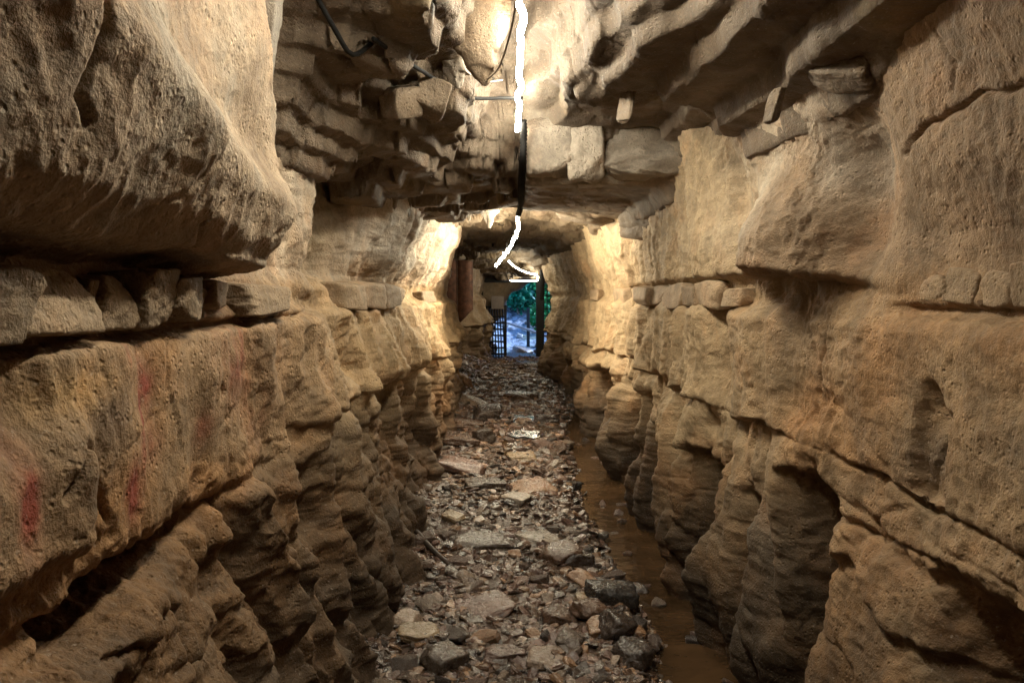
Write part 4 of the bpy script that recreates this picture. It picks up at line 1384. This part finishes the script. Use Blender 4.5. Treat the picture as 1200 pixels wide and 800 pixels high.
# ------------------------------------------------------------------ lights and cables
def led(name, pts, r, mat, label, sr=0.0):
    o = link(name, tube_mesh(name, pts, r, 10, .012), mat)
    for t in np.linspace(.12, .88, 4):
        k = t * (len(pts) - 1); a = int(k); f = k - a
        p = [pts[a][q] * (1 - f) + pts[a + 1][q] * f for q in range(3)]
        bm = bmesh.new(); bm_box(bm, (p[0], p[1], p[2] + r * 1.7), (r * 2.4, .022, r * 1.4)); rod(bm, (p[0], p[1], p[2] + r * 2), (p[0], p[1], p[2] + r * 2 + .06), .003, 6)
        bm_done('clip', bm, M_CABLE, o)
    return tag(o, label, 'light strip', 'light strips along the roof')


led('light_strip', [(.02, 1.0, 2.60), (.025, 1.6, 2.61), (.015, 2.4, 2.615), (.02, 2.9, 2.60), (.015, 3.3, 2.575), (.01, 3.7, 2.535), (.012, 4.06, 2.485)], .013, M_LED,
    'brilliant white light strip running along the roof overhead, nearest of the three')
led('light_strip', [(.015, 5.75, 2.20), (.01, 6.2, 2.13), (-.05, 6.9, 2.05), (-.13, 7.5, 1.98), (-.22, 8.1, 1.91)], .012, M_LED2,
    'second light strip, hanging slanted to the left beyond the roof slab')
led('light_strip', [(-.12, 12.0, 2.13), (.02, 13.0, 2.05), (.20, 14.0, 2.01), (.42, 15.2, 1.99), (.44, 15.5, 1.93), (.38, 15.8, 1.89), (-.13, 16.1, 1.90)], .010, M_LED3,
    'dim bent light strip over the gate, farthest of the three')

tag(link('corrugated_conduit', tube_mesh('corrugated_conduit', [(.035, 4.02, 2.52), (.04, 4.05, 2.47), (.038, 4.07, 2.42), (.035, 4.10, 2.33), (.03, 4.3, 2.25), (.03, 4.8, 2.235), (.03, 5.5, 2.235), (.016, 5.75, 2.21)], .019, 12, 0, .009), M_CABLE),
    'black corrugated conduit bent down over the roof slab between the two light strips', 'conduit')
tag(link('black_cable', tube_mesh('black_cable', [(-.46, 2.45, 2.42), (-.36, 2.9, 2.45), (-.22, 3.42, 2.49), (-.06, 3.62, 2.535), (.03, 3.66, 2.545)], .008, 8), M_CABLE),
    'black cable sagging across the roof to the near light strip', 'cable')
tag(link('black_cable', tube_mesh('black_cable', [(-.66, 2.15, 2.62), (-.60, 2.22, 2.50), (-.55, 2.32, 2.40), (-.52, 2.42, 2.36), (-.47, 2.55, 2.45)], .008, 8), M_CABLE),
    'black cable dropping out of the dark roof hollow on the left', 'cable')
tag(link('thin_wire', tube_mesh('thin_wire', [(.0, 2.3, 2.55), (-.01, 2.5, 2.50), (-.06, 2.8, 2.44), (-.115, 2.93, 2.42), (-.06, 3.2, 2.50)], .0035, 6), M_WIRE),
    'thin slack wire looped past the tip of the large pointed flake', 'wire')
tag(link('vertical_conduit', tube_mesh('vertical_conduit', [(.50, 14.6, 2.35), (.50, 14.62, 2.1), (.51, 14.65, 1.85), (.51, 14.7, 1.5)], .045, 10), M_CABLE),
    'black upright conduit beside the end of the right wall', 'conduit')

# ------------------------------------------------------------------ gate and the things around it
GD = 16.8
gate = empty('metal_gate', (0, GD, .12))
tag(gate, 'black barred metal gate across the tunnel mouth, its door standing open', 'gate')


def gpart(name, boxes=(), rods=(), parent=gate, mat=M_IRON):
    bm = bmesh.new()
    for c, s in boxes: bm_box(bm, c, s)
    for a, b, r in rods: rod(bm, a, b, r)
    return bm_done(name, bm, mat, parent)


gpart('post', [((.53, 0, .90), (.17, .12, 1.84))])
gpart('post', [((-.245, .0, .62), (.06, .06, 1.24))])
gpart('post', [((-.78, .0, .9), (.07, .07, 1.8))])
gpart('top_rail', [((.0, .05, 1.80), (2.3, .05, .10))])
gpart('bottom_rail', [((-.5, .04, .03), (.56, .05, .08))])
gpart('left_bar_panel', (), [((-.78 + .065 * i, 0, .02), (-.78 + .058 * i, 0, 1.22), .014) for i in range(1, 9)] + [((-.78, .015, z), (-.25, .015, z), .02) for z in (.14, .28, .42, .56, .70, .84, .98, 1.2)])
gpart('right_bar_panel', (), [((.62 + .075 * i, 0, -.05), (.62 + .075 * i, 0, 1.78), .010) for i in range(0, 8)] + [((.60, .015, z), (1.2, .015, z), .012) for z in np.arange(.1, 1.75, .15)])
sg = bmesh.new(); bm_box(sg, (0, 0, 0), (.28, .012, .29))
so = bm_done('notice_plate', sg, M_SIGN, None, .004)
so.location = (-.42, GD - .06, 1.42)
tag(so, 'blank grey square plate fixed to the left of the gate opening', 'plate')

# rock round the gate opening: arch with a hole
def portal():
    pts = [(-.80, .0), (-.78, .55), (-.6, .78), (-.42, .86), (-.29, .98), (-.27, 1.1), (-.24, 1.30), (-.17, 1.44), (-.08, 1.52), (.02, 1.55), (.12, 1.60), (.20, 1.68), (.30, 1.74), (.44, 1.75), (.62, 1.72), (.9, 1.72), (1.2, 1.6), (1.25, .0)]
    inner = np.array(pts)
    n = 140
    seg = np.concatenate([[0], np.cumsum(np.hypot(*np.diff(inner, axis=0).T))])
    u = np.linspace(0, seg[-1], n)
    ix = np.interp(u, seg, inner[:, 0]); iz = np.interp(u, seg, inner[:, 1]) + .136
    # outer frame follows a big box
    o_pts = np.array([(-1.0, -.6), (-1.0, 2.6), (1.7, 2.6), (1.7, -.6)])
    keys = [0, .40, .74, 1.0]
    t = u / seg[-1]
    ox = np.interp(t, keys, o_pts[:, 0]); oz = np.interp(t, keys, o_pts[:, 1])
    P = []
    for k, (f, y) in enumerate([(0, 18.1), (0, 17.65), (0.0, 17.35), (.06, 17.2), (.15, 17.12), (.3, 17.05), (.6, 17.0), (1.0, 17.0)]):
        P.append(np.stack([ix + (ox - ix) * f, np.full(n, y), iz + (oz - iz) * f], 1))
    P = np.array(P)
    P[..., 1] += .07 * fbm(P[..., 0] * 4, P[..., 1] * 2, P[..., 2] * 4, 3)
    P[..., 0] += .03 * perlin(P[..., 0] * 5, P[..., 1] * 3, P[..., 2] * 5)
    P[..., 2] += .03 * perlin(P[..., 0] * 5 + 9, P[..., 1] * 3, P[..., 2] * 5)
    c = np.tile([[.26, .195, .11]], (8 * n, 1))
    return tag(link('cave_mouth_rock', mesh_np('cave_mouth_rock', P.reshape(-1, 3), grid_faces(8, n), True, c), M_WALL), kind='structure')


portal()

# rust-brown boards at the left recess
for i, (x0, x1, z0, z1, lab) in enumerate([(-1.33, -1.06, .85, 2.25, 'rust brown ribbed board standing in the recess past the left wall, wider left one'),
                                           (-1.05, -.78, 1.05, 2.25, 'rust brown ribbed board with a slanting foot, right one in the recess')]):
    nx, nz = 14, 40
    X, Zt = np.meshgrid(np.linspace(x0, x1, nx), np.linspace(0, 1, nz), indexing='ij')
    foot = z0 + (.28 * (X - x0) / (x1 - x0) if i else .05 * np.sin(X * 20))
    Z = foot + (z1 - foot) * Zt
    u = (X - x0) / (x1 - x0)
    Yf = 13.35 - .07 * np.sin(u * math.pi) ** .6 - .012 * perlin(X * 9, 3.0, Z * 2)
    Yb = Yf + .10
    A = np.stack([X, Yf, Z], -1).reshape(-1, 3); B = np.stack([X, Yb, Z], -1).reshape(-1, 3)
    Fa = grid_faces(nx, nz)
    ring = [a * nz for a in range(nx)] + [(nx - 1) * nz + b for b in range(1, nz)] + [a * nz + nz - 1 for a in range(nx - 2, -1, -1)] + [b for b in range(nz - 2, 0, -1)]
    Fs = [(ring[k], ring[(k + 1) % len(ring)], ring[(k + 1) % len(ring)] + nx * nz, ring[k] + nx * nz) for k in range(len(ring))]
    me = mesh_np('rusty_board', np.vstack([A, B]), np.vstack([Fa, Fa[:, ::-1] + nx * nz, np.array(Fs)]))
    tag(link('rusty_board', me, M_RUST), lab, 'board')

# ------------------------------------------------------------------ outside
def outside():
    m, nt, bs, N, L = nodes('stony hillside ground')
    tc = N('ShaderNodeTexCoord')
    n1 = noise(N, L, tc.outputs['Object'], 5, 6, .65, .3)
    n2 = noise(N, L, tc.outputs['Object'], 1.1, 4, .6, .3)
    c = mixc(N, L, maprange(N, L, n1, .35, .65, 0, 1), (.03, .03, .03), (.36, .35, .36))
    c = mixc(N, L, maprange(N, L, n2, .5, .65, 0, .8), c, (.06, .075, .035))
    L(c, bs.inputs['Base Color']); bs.inputs['Roughness'].default_value = .85
    b = N('ShaderNodeBump'); b.inputs['Distance'].default_value = .08; L(n1, b.inputs['Height']); L(b.outputs[0], bs.inputs['Normal'])
    xs = np.concatenate([np.linspace(-60, -8, 14), np.linspace(-7.5, 7.5, 90), np.linspace(8, 60, 14)]).astype(f32)
    ys = np.concatenate([np.linspace(17.7, 30, 110), np.linspace(30.5, 120, 40)]).astype(f32)
    X, Y = np.meshgrid(xs, ys, indexing='ij')
    Z = .10 + .12 * sst(18.5, 22, Y) + (np.clip(Y - 21.5, 0, 9) * .30) + np.clip(Y - 30, 0, 60) * .16
    Z = Z + .30 * np.clip(-X - .1, 0, 12) * sst(18.3, 20.5, Y) - .05 * np.clip(X, 0, 10) * sst(19, 22, Y)
    Z = Z + .12 * fbm(X * .9, Y * .9, 3, 4) * sst(18, 20, Y) + .03 * fbm(X * 5, Y * 5, 8, 3)
    P = np.stack([X, Y, Z], -1)
    tag(link('hillside', mesh_np('hillside', P.reshape(-1, 3), grid_faces(len(xs), len(ys))), m), kind='structure')

    def hz(x, y):
        i = int(np.argmin(abs(xs - x))); j = int(np.argmin(abs(ys - y)))
        return float(Z[i, j])
    # boulders scattered on the slope, pale in the daylight
    rng = np.random.default_rng(31)
    GM = 'pale stones outside the gate'
    for k in range(26):
        y = rng.uniform(18.4, 24); x = rng.uniform(-1.6, 1.2) * (y / 18)
        s = rng.uniform(.15, .5)
        V, F = chip((s, s * .8, s * .5), np.random.default_rng(2000 + k), n=9, planes=7)
        me = mesh_np('outdoor_stone', V, F); me.materials.append(M_STONE[['whitish', 'grey', 'pale'][k % 3]])
        o = bpy.data.objects.new('outdoor_stone', me); COL.objects.link(o)
        o.location = (x, y, hz(x, y) + s * .1); o.rotation_euler = (rng.normal(0, .2), rng.normal(0, .2), rng.uniform(0, 6))
        tag(o, '%s stone on the daylit slope outside, %s' % (['whitish', 'grey', 'pale'][k % 3], 'seen through the gate bars' if x < -.25 else 'seen through the open gate'), 'stone', GM)
    # stone-edged path climbing to the left
    return hz


HZ = outside()
M_LEAF = plain('summer leaves', (.07, .20, .03), .55, 0, 3, .6)
M_LEAF2 = plain('blue green leaves', (.035, .12, .045), .5, 0, 3, .6)
M_BARK = plain('grey bark', (.11, .085, .06), .85, 0, 14, .4, .01)


def leafy(name, label, loc, rx, ry, rz, n, seed, leaf, mat, stem_h, group, cat):
    t = empty(name, loc)
    tag(t, label, cat, group)
    rng = np.random.default_rng(seed)
    cl = rng.normal(size=(14, 3)); cl /= np.linalg.norm(cl, axis=1, keepdims=True)
    cl *= (rng.random((14, 1)) ** .5) * .75
    which = rng.integers(14, size=n)
    p = cl[which] + rng.normal(scale=.26, size=(n, 3))
    p = p * (rx, ry, rz) + (0, 0, stem_h + rz * .9)
    ax = rng.normal(size=(n, 3)); ax /= np.linalg.norm(ax, axis=1, keepdims=True)
    bx = np.cross(ax, rng.normal(size=(n, 3))); bx /= np.linalg.norm(bx, axis=1, keepdims=True)
    s = leaf * rng.uniform(.6, 1.3, (n, 1))
    V = np.stack([p - ax * s, p + bx * s * .5, p + ax * s, p - bx * s * .5], 1).reshape(-1, 3)
    F = np.arange(n * 4).reshape(-1, 4)
    link('crown', mesh_np('crown', V, F, False), mat, t)
    bm = bmesh.new()
    r0 = .03 + stem_h * .035
    rod(bm, (0, 0, -.3), (0, 0, stem_h + rz * .5), r0)
    for k in range(6):
        c = cl[k] * (rx, ry, rz) + np.array((0, 0, stem_h + rz * .9))
        rod(bm, (0, 0, stem_h * .8 + .03 * k), tuple(c), r0 * .45, 6)
    bm_done('trunk', bm, M_BARK, t)
    return t


BUSH = [(.05, 23.9, .55, .5, .5, 'rounded green bush low in the top of the gate opening'), (.95, 24.2, .6, .5, .55, 'dense green bush right of the outdoor post'), (-.6, 24.6, .8, .7, .7, 'leafy green bush at the top left of the gate opening'), (.35, 25.6, .9, .8, .8, 'bright leafy bush in the middle of the daylit opening'),
        (1.3, 24.8, .8, .7, .8, 'leafy bush behind the black gate post'), (.9, 22.6, .45, .4, .4, 'low green bush near the outdoor post'), (-1.7, 25.5, .9, .8, .8, 'leafy bush left of the daylit opening')]
for i, (x, y, a, b, c, lab) in enumerate(BUSH):
    leafy('leafy_bush', lab, (x, y, HZ(x, y) - .1), a, b, c, 5200, 60 + i, .075, M_LEAF if i % 2 else M_LEAF2, .25, 'bushes on the slope outside', 'bush')
TREES = [(-4.5, 34, 'leafy tree on the slope, left of the opening'), (0.5, 36, 'leafy tree on the slope behind the bushes'), (4.5, 33, 'leafy tree on the slope, right of the opening'), (2.2, 42, 'tall leafy tree highest on the slope')]
for i, (x, y, lab) in enumerate(TREES):
    leafy('broadleaf_tree', lab, (x, y, HZ(x, y) - .2), 2.6, 2.4, 3.0, 5200, 80 + i, .16, M_LEAF, 1.6, 'trees beyond the cave mouth', 'tree')

pt = empty('handrail_post', (.33, 20.6, HZ(.33, 20.6) - .1))
tag(pt, 'dark upright handrail post standing on the slope outside the gate', 'post')
bm = bmesh.new(); bm_box(bm, (0, 0, .55), (.09, .09, 1.2)); bm_done('post', bm, M_IRON, pt, .008)
bm = bmesh.new(); bm_box(bm, (0, 0, .03), (.42, .30, .10)); bm_done('footing', bm, M_IRON, pt, .008)
rl = bmesh.new(); rod(rl, (-2.2, 21.2, HZ(-2.2, 21.2) + .55), (1.1, 20.3, HZ(.9, 20.4) + .30), .035)
tag(bm_done('fallen_rail', rl, M_SIGN), 'pale rail slanting down the slope behind the outdoor post', 'rail')

# ------------------------------------------------------------------ daylight
w = bpy.data.worlds.new('World')
SC.world = w
w.use_nodes = True
nt = w.node_tree
bg = nt.nodes['Background']
sky = nt.nodes.new('ShaderNodeTexSky')
sky.sky_type = 'NISHITA'
sky.sun_disc = False
EL, ROT = math.radians(38), math.radians(75)
sky.sun_elevation = EL
sky.sun_rotation = ROT
nt.links.new(sky.outputs[0], bg.inputs[0])
bg.inputs[1].default_value = 0.14
sd = bpy.data.lights.new('sun', 'SUN')
sd.energy = 2.0
sd.angle = math.radians(0.5)
sd.color = (1.0, 0.95, 0.88)
so = bpy.data.objects.new('sun', sd)
COL.objects.link(so)
# light travels from the sun at azimuth ROT (clockwise from +Y)
sv = Vector((math.sin(ROT) * math.cos(EL), math.cos(ROT) * math.cos(EL), math.sin(EL)))
so.rotation_euler = (-sv).to_track_quat('-Z', 'Y').to_euler()

# ------------------------------------------------------------------ render
SC.render.engine = 'CYCLES'
SC.cycles.use_denoising = True
SC.cycles.max_bounces = 7
SC.cycles.diffuse_bounces = 2
SC.cycles.sample_clamp_indirect = 8.0
SC.view_settings.view_transform = 'Standard'
SC.view_settings.look = 'None'
SC.view_settings.gamma = 1.0
SC.view_settings.use_white_balance = True
SC.view_settings.white_balance_temperature = 4200
SC.view_settings.white_balance_tint = 10
SC.view_settings.exposure = 1.85
